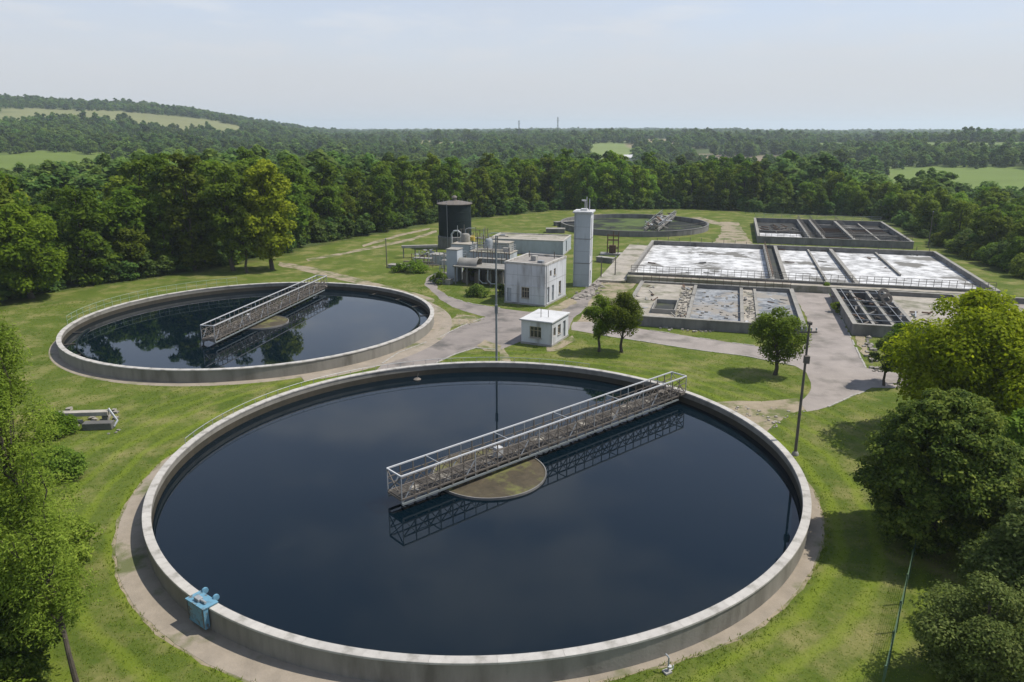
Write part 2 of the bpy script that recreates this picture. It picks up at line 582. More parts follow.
def sheet(name, poly, z, mat, kind='structure', jag=0.0, parent=None):
    """flat paved area with a slightly ragged outline"""
    pts = []
    n = len(poly)
    for i in range(n):
        a, b = Vector(poly[i]), Vector(poly[(i + 1) % n])
        k = max(1, int((b - a).length / 1.2)) if jag else 1
        for j in range(k):
            p = a.lerp(b, j / k)
            if jag: p = p + Vector((random.uniform(-jag, jag), random.uniform(-jag, jag)))
            pts.append((p.x, p.y, z))
    me = bpy.data.meshes.new(name)
    me.from_pydata(pts, [], [tuple(range(len(pts)))])
    if me.polygons[0].normal.z < 0: me.flip_normals()
    me.materials.append(MATS[mat])
    return tag(link(name, me, parent), kind=kind)


def S1(v, a, b):
    t = min(1.0, max(0.0, (v - a) / (b - a)))
    return t * t * (3 - 2 * t)


def inside(poly, x, y):
    r = False
    n = len(poly)
    for i in range(n):
        x0, y0 = poly[i]
        x1, y1 = poly[i - 1]
        if (y0 > y) != (y1 > y) and x < (x1 - x0) * (y - y0) / (y1 - y0) + x0: r = not r
    return r


def np_inside(poly, X, Y):
    r = np.zeros(X.shape, bool)
    for i in range(len(poly)):
        x0, y0 = poly[i]
        x1, y1 = poly[i - 1]
        if y0 == y1: continue
        r ^= ((y0 > Y) != (y1 > Y)) & (X < (x1 - x0) * (Y - y0) / (y1 - y0) + x0)
    return r


def smooth(a, b, v):
    t = np.clip((v - a) / (b - a), 0, 1)
    return t * t * (3 - 2 * t)


def np_mesh(name, V, F, mat):
    me = bpy.data.meshes.new(name)
    k = F.shape[1]
    me.vertices.add(len(V))
    me.vertices.foreach_set('co', V.astype(np.float32).ravel())
    me.loops.add(F.size)
    me.loops.foreach_set('vertex_index', F.astype(np.int32).ravel())
    me.polygons.add(len(F))
    me.polygons.foreach_set('loop_start', np.arange(0, F.size, k, dtype=np.int32))
    me.polygons.foreach_set('loop_total', np.full(len(F), k, dtype=np.int32))
    me.materials.append(MATS[mat])
    me.update(calc_edges=True)
    return me


# ------------------------------------------------------------------ key dimensions (metres)
RIM, WATER = 1.2, 0.30
AX = math.radians(-16)              # axis of the rectangular basins
E1 = Vector((math.cos(AX), math.sin(AX)))
E2 = Vector((-math.sin(AX), math.cos(AX)))

# edge of the wood around the works
CLEAR = [(-90, -60), (-78, 60), (-65.07, 85.81), (-64.81, 92.59), (-60.91, 103.83), (-48.61, 115.36), (-35.57, 146.24), (-17.25, 180.63), (13.20, 208.28), (52.35, 210.96), (72.86, 198.19), (91.13, 191.23),
         (87.74, 171.10), (82.01, 147.59), (78.75, 128.53), (75.89, 105.96), (110, 60), (110, -60)]
CLEAR = [tuple(p) for p in CLEAR]


def terrain(X, Y):
    """height of the land: level at the works, a shallow valley, then a long rise with a hill on the left"""
    X, Y = np.asarray(X, float), np.asarray(Y, float)
    D = np.hypot(X, Y)
    b = X / np.maximum(Y, 1.0)
    out = smooth(215, 420, D) * (Y > 0)
    z = out * (-5.0 + 3.0 * np.sin(X / 170 + 1.0) * np.cos(Y / 210))
    z = z + smooth(480, 1100, D) * (10 + 2.0 * np.sin(X / 260))
    z = z + smooth(1400, 3200, D) * 4
    left = smooth(-0.20, -0.44, b)
    z = z + left * (smooth(520, 900, D) * 6 + smooth(780, 1500, D) * 42)
    z = z + smooth(0.35, 0.55, np.abs(b)) * smooth(260, 560, D) * np.where(b < 0, 7.0, 4.5) - smooth(0.2, 0.5, b) * smooth(700, 1200, D) * 5.0
    return np.where(Y > 0, z, 0.0)


# fields out in the country: bearing range (X/Y), distance range, colour
FIELDS = [(-0.66, -0.335, 985, 1255, (0.165, 0.170, 0.075)), (-0.80, -0.505, 345, 610, (0.110, 0.150, 0.030)), (-0.80, -0.54, 325, 372, (0.26, 0.22, 0.15)),
          (-0.42, -0.36, 560, 600, (0.24, 0.20, 0.14)), (0.095, 0.165, 600, 960, (0.15, 0.19, 0.06)), (0.125, 0.168, 500, 600, (0.30, 0.26, 0.20)),
          (0.24, 0.36, 520, 740, (0.19, 0.155, 0.105)), (0.475, 0.85, 262, 540, (0.12, 0.165, 0.04)), (0.38, 0.50, 800, 1040, (0.13, 0.17, 0.05)),
          (-0.11, -0.03, 800, 1010, (0.20, 0.19, 0.09)), (0.52, 0.72, 700, 900, (0.12, 0.16, 0.05)),
          (-0.30, -0.24, 700, 790, (0.17, 0.18, 0.07)), (-0.56, -0.47, 700, 760, (0.13, 0.16, 0.05)), (0.02, 0.07, 760, 900, (0.17, 0.17, 0.075)), (0.26, 0.34, 1150, 1500, (0.15, 0.18, 0.06)),
          (0.46, 0.66, 1300, 1700, (0.15, 0.18, 0.06)), (-0.20, -0.15, 560, 640, (0.14, 0.17, 0.055)), (0.17, 0.22, 900, 1100, (0.2, 0.17, 0.1)),
          (0.06, 0.14, 1050, 1300, (0.17, 0.19, 0.07)), (0.36, 0.47, 480, 600, (0.14, 0.17, 0.055)), (-0.46, -0.38, 460, 540, (0.15, 0.17, 0.06)), (-0.16, -0.10, 1000, 1200, (0.19, 0.18, 0.08))]


def in_field(X, Y, pad=0.0):
    D = np.hypot(X, Y)
    b = X / np.maximum(Y, 1)
    r = np.zeros(np.shape(X), bool)
    for b0, b1, d0, d1, _ in FIELDS:
        w = 0.008 * np.sin(D / 23.0) + 0.006 * np.sin(D / 9.0)
        e = 14 * np.sin(b * 60) + 9 * np.sin(b * 173)
        r |= (b > b0 + w) & (b < b1 + w) & (D > d0 + e) & (D < d1 + e)
    return r


def build_ground():
    def axis(lo, f0, f1, hi, step):
        a = list(np.arange(f0, f1 + .01, step))
        s, v = step, f1
        while v < hi:
            s = min(s * 1.06, 130)
            v += s
            a.append(v)
        s, v, pre = step, f0, []
        while v > lo:
            s = min(s * 1.06, 130)
            v -= s
            pre.append(v)
        return np.array(pre[::-1] + a)
    xs = axis(-6500, -90, 110, 6500, 4.0)
    ys = axis(-400, -20, 230, 9000, 4.0)
    X, Y = np.meshgrid(xs, ys)
    Z = terrain(X, Y)
    V = np.stack([X.ravel(), Y.ravel(), Z.ravel()], 1)
    nx, ny = len(xs), len(ys)
    i, j = np.meshgrid(np.arange(nx - 1), np.arange(ny - 1))
    a = (j * nx + i).ravel()
    F = np.stack([a, a + 1, a + 1 + nx, a + nx], 1)
    me = np_mesh('ground', V, F, 'lawn_ground')
    me.polygons.foreach_set('use_smooth', [True] * len(me.polygons))
    ca = me.color_attributes.new('land', 'FLOAT_COLOR', 'POINT')
    c = np.zeros((len(V), 4), np.float32)
    D = np.hypot(V[:, 0], V[:, 1])
    bb = V[:, 0] / np.maximum(V[:, 1], 1)
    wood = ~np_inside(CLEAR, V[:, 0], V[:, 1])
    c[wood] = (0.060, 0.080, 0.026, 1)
    for b0, b1, d0, d1, cc in FIELDS:
        m = (bb > b0 - .02) & (bb < b1 + .02) & (D > d0 - 25) & (D < d1 + 25)
        c[m] = (*cc, 1)
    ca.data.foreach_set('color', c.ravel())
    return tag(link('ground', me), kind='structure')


build_ground()

# ------------------------------------------------------------------ roads, paths, aprons
ROADS = []


def paved(name, poly, z, mat, jag=0.12):
    poly = [tuple(p) for p in poly]
    ROADS.append(poly)
    return sheet(name, poly, z, mat, jag=jag)


paved('yard_road', [(-13.06, 63.67), (-11.34, 71.46), (-7.71, 77.42), (-5.65, 82.08), (-3.08, 86.30), (-5.09, 88.31), (-7.51, 91.49), (-9.44, 96.08), (-11.14, 101.12), (-12.65, 105.96), (-12.64, 111.26), (-11.53, 115.36), (-9.81, 115.36), (-10.24, 111.26), (-10.85, 106.69),
                    (-10.30, 102.46), (-8.35, 97.29), (-5.09, 93.16), (-1.49, 90.94), (2.19, 88.82), (4.41, 89.34), (6.40, 93.73), (7.96, 97.29), (11.07, 104.53), (13.34, 112.06), (15.71, 118.85), (17.38, 117.08), (14.09, 105.96), (11.74, 97.91), (9.21, 90.94),
                    (7.31, 85.81), (6.32, 80.33), (3.52, 77.02), (1.27, 76.23), (0.41, 74.70), (-1.21, 72.51), (-3.66, 73.23), (-5.54, 71.11), (-7.24, 68.14), (-8.23, 63.67)], 0.010, 'asphalt')
paved('lane', [(6.93, 83.91), (10.16, 83.91), (14.26, 80.76), (20.04, 77.02), (24.95, 73.96), (28.77, 71.80), (32.44, 78.23), (35.21, 87.29), (37.13, 95.48), (39.02, 104.53), (43.72, 102.46), (39.69, 88.82), (35.90, 76.23), (33.00, 66.59), (36.95, 63.67), (35.39, 60.72),
               (30.97, 60.98), (28.10, 58.73), (25.32, 56.40), (23.14, 55.30), (23.50, 57.54), (25.81, 60.98), (26.95, 65.40), (26.60, 67.20), (22.87, 70.43), (18.03, 72.87), (13.45, 75.84), (9.52, 78.23), (6.65, 80.33)], 0.014, 'lane')
paved('dirt_track', [(23.48, 56.18), (23.52, 58.49), (20.65, 57.54), (18.58, 58.01), (16.65, 57.54), (17.82, 52.80), (18.32, 51.06), (19.57, 52.60), (21.34, 54.65)], 0.006, 'dirt', 0.2)
paved('footpath', [(-38.86, 124.49), (-34.73, 121.61), (-25.48, 112.86), (-15.59, 102.46), (-9.96, 96.08), (-10.44, 93.16), (-15.66, 99.17), (-25.38, 108.93), (-34.53, 117.96), (-38.05, 120.68)], 0.018, 'dirt', 0.22)
paved('kerb_strip', [(-35.30, 127.50), (-30.90, 133.96), (-25.35, 143.62), (-20.44, 153.23), (-16.76, 165.84), (-16.22, 162.50), (-19.67, 150.36), (-24.54, 141.08), (-30.06, 131.74), (-34.43, 125.48)], 0.018, 'dirt', 0.18)
paved('kerb_strip', [(-28.81, 143.62), (-23.76, 159.29), (-18.45, 169.31), (-18.18, 166.70), (-23.11, 156.20), (-27.94, 141.08)], 0.018, 'dirt', 0.18)
paved('field_track', [(38.74, 144.92), (46.49, 144.92), (50.18, 162.50), (54.13, 180.63), (49.82, 180.63), (45.42, 162.50)], 0.018, 'dirt', 0.3)
paved('field_track', [(34.63, 182.66), (47.59, 191.23), (49.77, 178.64), (48.23, 172.93), (45.52, 182.66), (34.00, 176.70)], 0.014, 'dirt', 0.2)
paved('footpath', [(-0.92, 73.23), (-0.29, 70.43), (0.00, 67.20), (-1.13, 67.20), (-1.20, 71.80)], 0.022, 'dirt', 0.05)
paved('basin_walkway', [(11.62, 101.79), (15.58, 115.36), (18.83, 116.21), (18.76, 108.17), (14.67, 97.91), (9.93, 83.91), (7.62, 83.91)], 0.014, 'dirt', 0.15)
for k, poly in enumerate([[(-7.76, 80.33), (-6.50, 87.80), (-4.29, 86.79), (-3.50, 84.85), (-5.65, 82.08)], [(-3.90, 73.96), (-2.75, 76.23), (-1.03, 74.33), (-1.20, 71.80), (-2.81, 72.15)],
                          [(3.70, 73.96), (6.46, 77.82), (6.76, 76.23), (4.42, 72.15), (3.40, 71.80)], [(38.79, 80.33), (36.51, 74.33), (34.72, 69.11), (34.97, 71.80), (36.81, 77.82)],
                          [(4.06, 89.87), (7.91, 96.68), (8.50, 94.31), (5.30, 87.80)]]):
    sheet('bare_soil', [tuple(p) for p in poly], 0.026, 'dirt', jag=0.25)
KERB = MB().box(.01, .97, -.08, .08, -.05, .07).mesh('coping', 'kerb_stone')


def kerb(pts, parent):
    pts = [Vector(p) for p in pts]
    for a, b in zip(pts, pts[1:]):
        d = b - a
        n = max(1, int(d.length))
        for i in range(n):
            if random.random() < .14: continue
            p = a + d * (i / n)
            o = link('kerb_stone', KERB, parent, (p.x + random.uniform(-.03, .03), p.y + random.uniform(-.03, .03), random.uniform(-.04, .0)), math.atan2(d.y, d.x) + random.uniform(-.03, .03))
            o.scale = (d.length / n, 1, 1)


YR, LN = bpy.data.objects['yard_road'], bpy.data.objects['lane']
kerb([(-12.32, 67.83), (-11.34, 71.46), (-7.71, 77.42), (-5.65, 82.08), (-3.30, 85.81)], YR)
kerb([(-7.73, 65.69), (-7.24, 68.14), (-5.54, 71.11), (-3.66, 73.23), (-1.41, 72.51)], YR)
kerb([(-8.35, 97.29), (-5.09, 93.16), (-1.49, 90.94)], YR)
kerb([(11.59, 82.53), (14.26, 80.76), (20.04, 77.02), (24.95, 73.96)], LN)
kerb([(9.52, 78.23), (13.45, 75.84), (18.03, 72.87), (22.87, 70.43), (26.60, 67.20)], LN)
kerb([(43.72, 102.46), (39.69, 88.82), (35.90, 76.23), (33.00, 66.59)], LN)
kerb([(30.97, 60.98), (28.10, 58.73), (25.32, 56.40)], LN)
def apron_ring(c, R, width, z, n=180):
    """paved ring whose outer edge wanders"""
    vs, fs = [], []
    for k in range(n):
        a = 2 * PI * k / n
        w = width(math.degrees(a)) + random.uniform(-.05, .05)
        for rad, zz in ((R - .35, z), (R + w, z), (R + w + .1, -.04)):
            vs.append((c[0] + rad * math.cos(a), c[1] + rad * math.sin(a), zz))
        q = (k + 1) % n
        fs += [(k * 3, q * 3, q * 3 + 1, k * 3 + 1), (k * 3 + 1, q * 3 + 1, q * 3 + 2, k * 3 + 2)]
    # faces point up
    fs = [f[::-1] for f in fs]
    o = MB().add(vs, fs).build('tank_apron', 'apron')
    return tag(o, kind='structure')


def apron_width(d):
    return .25 + 1.15 * S1(d, 150, 180) * (1 - S1(d, 255, 290)) + .38 * S1(d, 290, 310) + .05 * S1(d, 330, 350) - .3 * S1(d, 352, 360) + (.35 if d < 30 else 0) * (1 - d / 30)


apron_ring(C1, R1, apron_width, 0.02)
MB().lathe([(R2 - .35, 0.024), (R2 + .75, 0.024), (R2 + .9, -0.04)], 128, *C2).build('tank_apron', 'apron')['kind'] = 'structure'
# the second apron is wider on the side of the road
MB().lathe([(R2 + .6, 0.030), (R2 + 2.0, 0.030), (R2 + 2.1, -0.03)], 40, *C2, math.radians(-62), math.radians(40)).build('tank_apron', 'apron')['kind'] = 'structure'
# uneven edge of worn soil round the near apron
ring = []
for i in range(200):
    a = 2 * PI * i / 200
    w = R1 + apron_width(math.degrees(a)) + .08 + random.uniform(0, .16)
    ring.append((C1[0] + w * math.cos(a), C1[1] + w * math.sin(a)))
sheet('worn_soil', ring, 0.005, 'dirt')


# ------------------------------------------------------------------ round settling tanks
def round_tank(name, c, R, label, nseg, wall_mat='wall_concrete', cop_mat='coping', th=0.42):
    t = empty(name, (c[0], c[1], 0), 0, label, 'tank')
    MB().lathe([(R - .05, 0.0), (R - .05, RIM - .10), (R - th, RIM - .10), (R - th, 0.0)], 160).build('wall', wall_mat, t, smooth=True)
    k = 5
    g = 0.004 / R
    a1 = 2 * PI / nseg
    pr = [(R - .46, RIM - .10), (R, RIM - .10), (R, RIM - .015), (R - .015, RIM), (R - .445, RIM), (R - .46, RIM - .015), (R - .46, RIM - .10)]
    mb = MB().lathe(pr, k, 0, 0, g, a1 - g)
    m = len(pr)
    mb.f.append(tuple(range(m - 1)))
    mb.f.append(tuple(k * m + q for q in range(m - 2, -1, -1)))
    me = mb.mesh(cop_mat, 'coping_slab')
    for i in range(nseg):
        link('coping_slab', me, t, (0, 0, random.uniform(-.004, .004)), a1 * i)
    return t


def handrail(parent, name, r, z0, z1, a0, a1, n, mat, rr=0.03, mid=True):
    MB().tube([(r * math.cos(a0 + (a1 - a0) * i / 60), r * math.sin(a0 + (a1 - a0) * i / 60), z1) for i in range(61)], rr, 6).build(name, mat, parent, smooth=True)
    if mid:
        MB().tube([(r * math.cos(a0 + (a1 - a0) * i / 60), r * math.sin(a0 + (a1 - a0) * i / 60), (z0 + z1) / 2) for i in range(61)], rr * .8, 6).build(name, mat, parent, smooth=True)
    for i in range(n + 1):
        a = a0 + (a1 - a0) * i / n
        bar(parent, 'rail_post', (r * math.cos(a), r * math.sin(a), z0), (r * math.cos(a), r * math.sin(a), z1), .028, .028, mat)


t1 = round_tank('settling_tank', C1, R1, 'large round concrete settling tank full of dark water in the foreground', 46)
t2 = round_tank('settling_tank', C2, R2, 'second round concrete settling tank of dark water, farther back on the left', 46)
rl = empty('handrail', (C1[0], C1[1], 0), 0, 'thin low pipe rail along the far left rim of the foreground tank', 'handrail')
handrail(rl, 'rail_pipe', R1 - .08, RIM, RIM + .38, math.radians(64), math.radians(176), 34, 'galvanised', .022, False)
rl = empty('handrail', (C2[0], C2[1], 0), 0, 'thin pale green handrail round the left back rim of the second tank', 'handrail')
handrail(rl, 'rail_pipe', R2 - .12, RIM, RIM + 1.0, math.radians(116), math.radians(192), 20, 'pale_green_steel', .018, True)
for c, R in ((C1, R1), (C2, R2)):
    MB().lathe([(0.0, WATER), (R * .5, WATER), (R - .46, WATER)], 128, *c).build('water', 'tank_water')['kind'] = 'structure'
# waterline band on the inside of the walls
for t, R in ((t1, R1), (t2, R2)):
    MB().lathe([(R - .425, 0.25), (R - .425, 0.74)], 128).build('waterline_stain', 'algae', t, smooth=True)
# overflow weir standing in the water of the second tank
w = empty('overflow_weir', (C2[0], C2[1], 0), 0, 'dark curved overflow weir just inside the second tank, above the water', 'weir')
MB().lathe([(R2 - 1.75, .20), (R2 - 1.75, .46), (R2 - 1.62, .46), (R2 - 1.62, .20)], 110, 0, 0, math.radians(-172), math.radians(58)).build('weir_plate', 'green_black', w, smooth=True)
for a in range(-168, 58, 15):
    q = math.radians(a)
    bar(w, 'bracket', ((R2 - 1.68) * math.cos(q), (R2 - 1.68) * math.sin(q), .36), ((R2 - .42) * math.cos(q), (R2 - .42) * math.sin(q), .36), .07, .07, 'dark_steel')


# ------------------------------------------------------------------ scraper bridges
def scraper_bridge(loc, rz, label):
    L, W, Hh, n = 27.0, 1.45, 1.45, 30
    low = -.30                                   # bottom chord hangs below the deck
    t = empty('scraper_bridge', loc, rz, label, 'bridge', 'truss bridges over the round tanks')
    ys = (-W / 2, W / 2)
    s = L / n
    for y in ys:
        bar(t, 'top_chord', (0, y, Hh), (L, y, Hh), .09, .08, 'white_steel')
        bar(t, 'deck_chord', (0, y, .0), (L, y, .0), .08, .10, 'dark_steel')
        bar(t, 'bottom_chord', (0, y, low), (L - .9, y, low), .10, .12, 'pole_steel')
        bar(t, 'middle_rail', (0, y, Hh * .62), (L, y, Hh * .62), .05, .05, 'dark_steel')
        bar(t, 'knee_rail', (0, y, Hh * .33), (L, y, Hh * .33), .04, .04, 'dark_steel')
        for i in range(n + 1):
            bar(t, 'post', (i * s, y, low if i < n else 0), (i * s, y, Hh - .04), .055, .055, 'galvanised' if i % 6 == 0 else 'dark_steel')
        for i in range(n):
            m = 'dark_steel' if i % 5 else 'galvanised'
            if i < n - 1:
                bar(t, 'diagonal', (i * s, y, low + .05), ((i + 1) * s, y, Hh * .62), .05, .05, m)
            bar(t, 'diagonal', ((i + 1) * s, y, .05), (i * s, y, Hh * .62), .05, .05, 'dark_steel')
    for x in (0, L):
        bar(t, 'end_rail', (x, ys[0], Hh), (x, ys[1], Hh), .08, .08, 'white_steel')
        bar(t, 'end_brace', (x, ys[0], .05), (x, ys[1], Hh - .05), .045, .045, 'dark_steel')
        bar(t, 'end_brace', (x, ys[1], .05), (x, ys[0], Hh - .05), .045, .045, 'dark_steel')
    for i in range(n + 1):
        bar(t, 'cross_beam', (i * s, ys[0], -.06), (i * s, ys[1], -.06), .07, .10, 'dark_steel')
        if i < n:
            bar(t, 'bottom_lacing', (i * s, ys[i % 2], low), ((i + 1) * s, ys[1 - i % 2], low), .05, .05, 'dark_steel')
        if i % 6 == 3:
            bar(t, 'top_tie', (i * s, ys[0], Hh), (i * s, ys[1], Hh), .05, .05, 'galvanised')
    for i in range(90):
        x = (i + .5) * L / 90
        bar(t, 'deck_plank', (x, ys[0] + .1, .03 + random.uniform(-.01, .01)), (x, ys[1] - .1, .03 + random.uniform(-.01, .01)), L / 90 - .03, .04, 'deck_board')
    for i in range(5):
        x = 3 + i * 4.6
        bar(t, 'scraper_arm', (x, 0, -.3), (x + .9, .2, -.85), .07, .07, 'dark_steel')
    # end carriage that rolls on the rim, gearbox and cable on the deck
    bar(t, 'end_carriage', (L - .55, ys[0] - .15, .14), (L - .55, ys[1] + .15, .14), .5, .22, 'dark_steel')
    MB().box(L - 2.4, L - 1.7, -.3, .3, .06, .5).build('gearbox', 'dark_steel', t, bevel=.04)
    MB().box(7.6, 8.1, -.25, .2, .06, .75).build('control_box', 'white_steel', t, bevel=.03)
    MB().tube([(.3 + q * 1.1, ys[0] + .12 + .04 * math.sin(q * 1.7), Hh * .66 - .07 * (q % 2)) for q in range(24)], .025, 6).build('cable', 'dark_steel', t, smooth=True)
    return t


BZ = 1.05
scraper_bridge((-6.77, 39.30, BZ), math.atan2(17.75, 19.97), 'long steel truss scraper bridge reaching to the middle of the foreground tank')
scraper_bridge((-30.55, 72.70, BZ), math.atan2(27.2, 5.1), 'steel truss scraper bridge over the second tank, farther back on the left')


def feed_well(loc, r, label):
    t = empty('feed_well', loc, 0, label, 'feed well')
    MB().lathe([(0, .20), (r - .07, .20), (r - .07, .0)], 64).build('cover', 'feed_disc', t, smooth=True)
    MB().lathe([(r - .07, -.15), (r - .07, .25), (r, .25), (r, -.15)], 64).build('rim', 'old_wall', t, smooth=True)
    return t


feed_well((-1.42, 43.72, .20), 3.62, 'round brown overgrown feed well cover in the middle of the foreground tank')
feed_well((-28.35, 82.2, .22), 3.0, 'small round brown feed well under the truss bridge of the second tank')

# blue drive unit clamped over the near rim
q = math.atan2(29.3 - C1[1], -13.55 - C1[0])
du = empty('drive_unit', (C1[0] + R1 * math.cos(q), C1[1] + R1 * math.sin(q), 0), q, 'pale blue metal drive box clamped over the near rim of the foreground tank', 'drive unit')
MB().box(.02, .26, -.66, .66, .22, RIM + .03).build('housing', 'blue_paint', du, bevel=.015)
MB().box(-.46, .30, -.70, .70, RIM + .032, RIM + .10).build('top_plate', 'blue_paint', du, bevel=.01)
MB().box(-.12, .14, -.26, .10, RIM + .102, RIM + .26).build('motor', 'galvanised', du, bevel=.03)
MB().tube([(.0, .12, RIM + .18), (.0, .46, RIM + .18)], .06, 10).build('shaft', 'galvanised', du, smooth=True)
for yy in (-.5, .36):
    MB().lathe([(.0, -.05), (.15, -.05), (.16, 0), (.15, .05), (.0, .05)], 20).build('guide_wheel', 'blue_paint', du, smooth=True).matrix_local = \
        Matrix.Translation((-.56, yy, RIM + .10)) @ Matrix.Rotation(PI / 2, 4, 'X')
for yy in (-.6, .6):
    MB().tube([(.27, yy, .3), (.27, yy, RIM)], .025, 6).build('corner_strip', 'dark_steel', du)

# small standpipe at the foot of the near wall
sx, sy = (6.40, 25.92)
sp = empty('standpipe', (sx, sy, 0), 0.5, 'small valve pipe stub at the foot of the foreground tank wall', 'pipe')
sp.scale = (.72, .72, .72)
MB().tube([(0, 0, 0), (0, 0, .95), (-.04, .08, 1.05), (-.06, .22, 1.08)], .05, 8).build('riser', 'galvanised', sp, smooth=True)
MB().lathe([(0, .28), (.13, .28), (.13, .33), (0, .33)], 12, .0, .0).build('valve_wheel', 'white_steel', sp, loc=(.05, -.05, .1))
MB().box(-.3, .15, -.2, .2, .0, .12).build('footing', 'concrete', sp, bevel=.02)
MB().tube([(.1, -.02, .1), (.35, -.02, .12), (.35, -.02, .34)], .035, 6).build('branch', 'white_steel', sp, smooth=True)

# scum on the far side of the near tank
fl = empty('float_switch', (-8.3, 62.3, WATER), 0, 'tiny dark float on the water near the far wall of the foreground tank', 'float')
MB().lathe([(0, -.05), (.3, -.05), (.34, .06), (.2, .16), (0, .18)], 14).build('buoy', 'dark_steel', fl, smooth=True)
MB().tube([(0, 0, .15), (.1, .1, .55)], .03, 6).build('stalk', 'dark_steel', fl)


# ------------------------------------------------------------------ buildings
def wall_with_holes(mb, w, h, holes, place, th=0.22):
    """front face of a wall split round its openings, with reveals; place(u, v, depth) -> local point"""
    us = sorted({0, w, *[a for o in holes for a in o[:2]]})
    vs = sorted({0, h, *[a for o in holes for a in o[2:4]]})
    for i in range(len(us) - 1):
        for j in range(len(vs) - 1):
            cu, cv = (us[i] + us[i + 1]) / 2, (vs[j] + vs[j + 1]) / 2
            if any(o[0] < cu < o[1] and o[2] < cv < o[3] for o in holes): continue
            mb.add([place(us[i], vs[j], 0), place(us[i + 1], vs[j], 0), place(us[i + 1], vs[j + 1], 0), place(us[i], vs[j + 1], 0)], [(0, 1, 2, 3)])
    for a, b, c, d in [o[:4] for o in holes]:
        mb.add([place(a, c, 0), place(b, c, 0), place(b, d, 0), place(a, d, 0), place(a, c, th), place(b, c, th), place(b, d, th), place(a, d, th)],
               [(0, 4, 5, 1), (1, 5, 6, 2), (2, 6, 7, 3), (3, 7, 4, 0)])


def opening(parent, kind, o, place, rot):
    """a window (frame, panes, bars) or a door set back in its reveal"""
    a, b, c, d = o[:4]
    w, h = b - a, d - c
    p = place((a + b) / 2, c, .16)
    f = link(kind, MB().add([(-w / 2, 0, 0), (w / 2, 0, 0), (w / 2, 0, h), (-w / 2, 0, h)], [(0, 1, 2, 3)]).mesh('window_dark' if kind == 'window' else 'blue_grey_and_shade_render', kind), parent, p, rot)
    mat = 'frame_paint' if kind == 'window' else 'galvanised'
    t = .07
    for x0, x1, z0, z1 in ((-w / 2, -w / 2 + t, 0, h), (w / 2 - t, w / 2, 0, h), (-w / 2 + t, w / 2 - t, 0, t), (-w / 2 + t, w / 2 - t, h - t, h)):
        MB().box(x0, x1, -.06, -.005, z0, z1).build('frame', mat, f)
    if kind == 'window' and w > .6:
        for k in range(1, 3 if w > 1 else 2):
            x = -w / 2 + w * k / (3 if w > 1 else 2)
            MB().box(x - .025, x + .025, -.05, -.006, t, h - t).build('mullion', mat, f)
        MB().box(-w / 2 + t, w / 2 - t, -.045, -.008, h * .62, h * .62 + .045).build('mullion', mat, f)
        MB().box(-w / 2 - .08, w / 2 + .08, -.26, .0, -.06, .0).build('sill', 'coping', f)
    elif kind == 'door':
        MB().box(w * .3, w * .38, -.07, -.012, h * .45, h * .5).build('handle', 'dark_steel', f)
    return f


def block_building(name, loc, rz, w, d, h, label, wall, front, right, left=(), back=(), roof='roof_felt', parapet=.22, over=0.0, cat='building'):
    t = empty(name, (loc[0], loc[1], 0), rz, label, cat)
    pf = lambda u, v, e: (u, e, v)
    prr = lambda u, v, e: (w - e, u, v)
    pl = lambda u, v, e: (e, d - u, v)
    pb = lambda u, v, e: (w - u, d - e, v)
    for nm, ww, ops, pl_, rot in (('front', w, front, pf, 0), ('right', d, right, prr, PI / 2), ('left', d, left, pl, -PI / 2), ('back', w, back, pb, PI)):
        mb = MB()
        wall_with_holes(mb, ww, h, ops, pl_)
        wo = mb.build('wall', wall, t)
        for o in ops: opening(t, o[4], o, pl_, rot)
    if parapet > 0:
        MB().box(.25, w - .25, .25, d - .25, h - .5, h - .03).build('roof', roof, t)
        pz = h + parapet
        for bx in ((-.04, w + .04, -.04, .26), (-.04, w + .04, d - .26, d + .04), (-.04, .26, .26, d - .26), (w - .26, w + .04, .26, d - .26)):
            MB().box(*bx, h - .05, pz).build('parapet', 'coping', t)
    else:
        MB().box(-over, w + over, -over, d + over, h - .0, h + .14).build('roof', roof, t, bevel=.015)
    MB().box(-.06, w + .06, -.06, d + .06, 0, .22).build('plinth', 'concrete', t)
    return t


hut = block_building('gate_hut', (0.96, 75.03), math.radians(-25.7), 3.39, 4.63, 2.5, 'small white flat roofed hut beside the yard road', 'white_render',
                     [(.95, 2.25, .75, 1.95, 'window')], [(.55, 1.15, .95, 1.85, 'window'), (1.7, 2.5, .9, 1.9, 'window'), (3.1, 3.85, .2, 2.0, 'door')], roof='roof_pale', parapet=0, over=.14)
for x, y, hh in ((1.6, 1.4, 1.0), (2.3, 1.7, .75)):
    MB().tube([(x, y, 2.64), (x, y, 2.64 + hh)], .035, 6).build('vent_pipe', 'dark_steel', hut)
bld = block_building('control_building', (-0.95, 93.95), math.radians(-25.2), 5.57, 7.21, 5.15, 'two storey white block building with flat roof in the middle', 'white_render',
                     [(.35, .95, .25, 2.0, 'door'), (2.35, 3.45, .85, 2.25, 'window')],
                     [(1.6, 2.15, 3.55, 4.3, 'window'), (2.9, 3.55, 3.5, 4.35, 'window'), (.7, 1.5, .25, 2.3, 'door'), (2.3, 3.0, .25, 2.3, 'door'), (4.7, 5.5, .7, 2.4, 'window')])
MB().box(-.05, 5.62, -.05, .0, 2.38, 2.5).build('string_course', 'white_render', bld)
MB().tube([(5.66, .3, .2), (5.66, .3, 5.2)], .05, 8).build('drainpipe', 'galvanised', bld)
MB().box(2.3, 3.0, 3.0, 3.8, 5.12, 5.75).build('roof_hatch', 'concrete', bld)

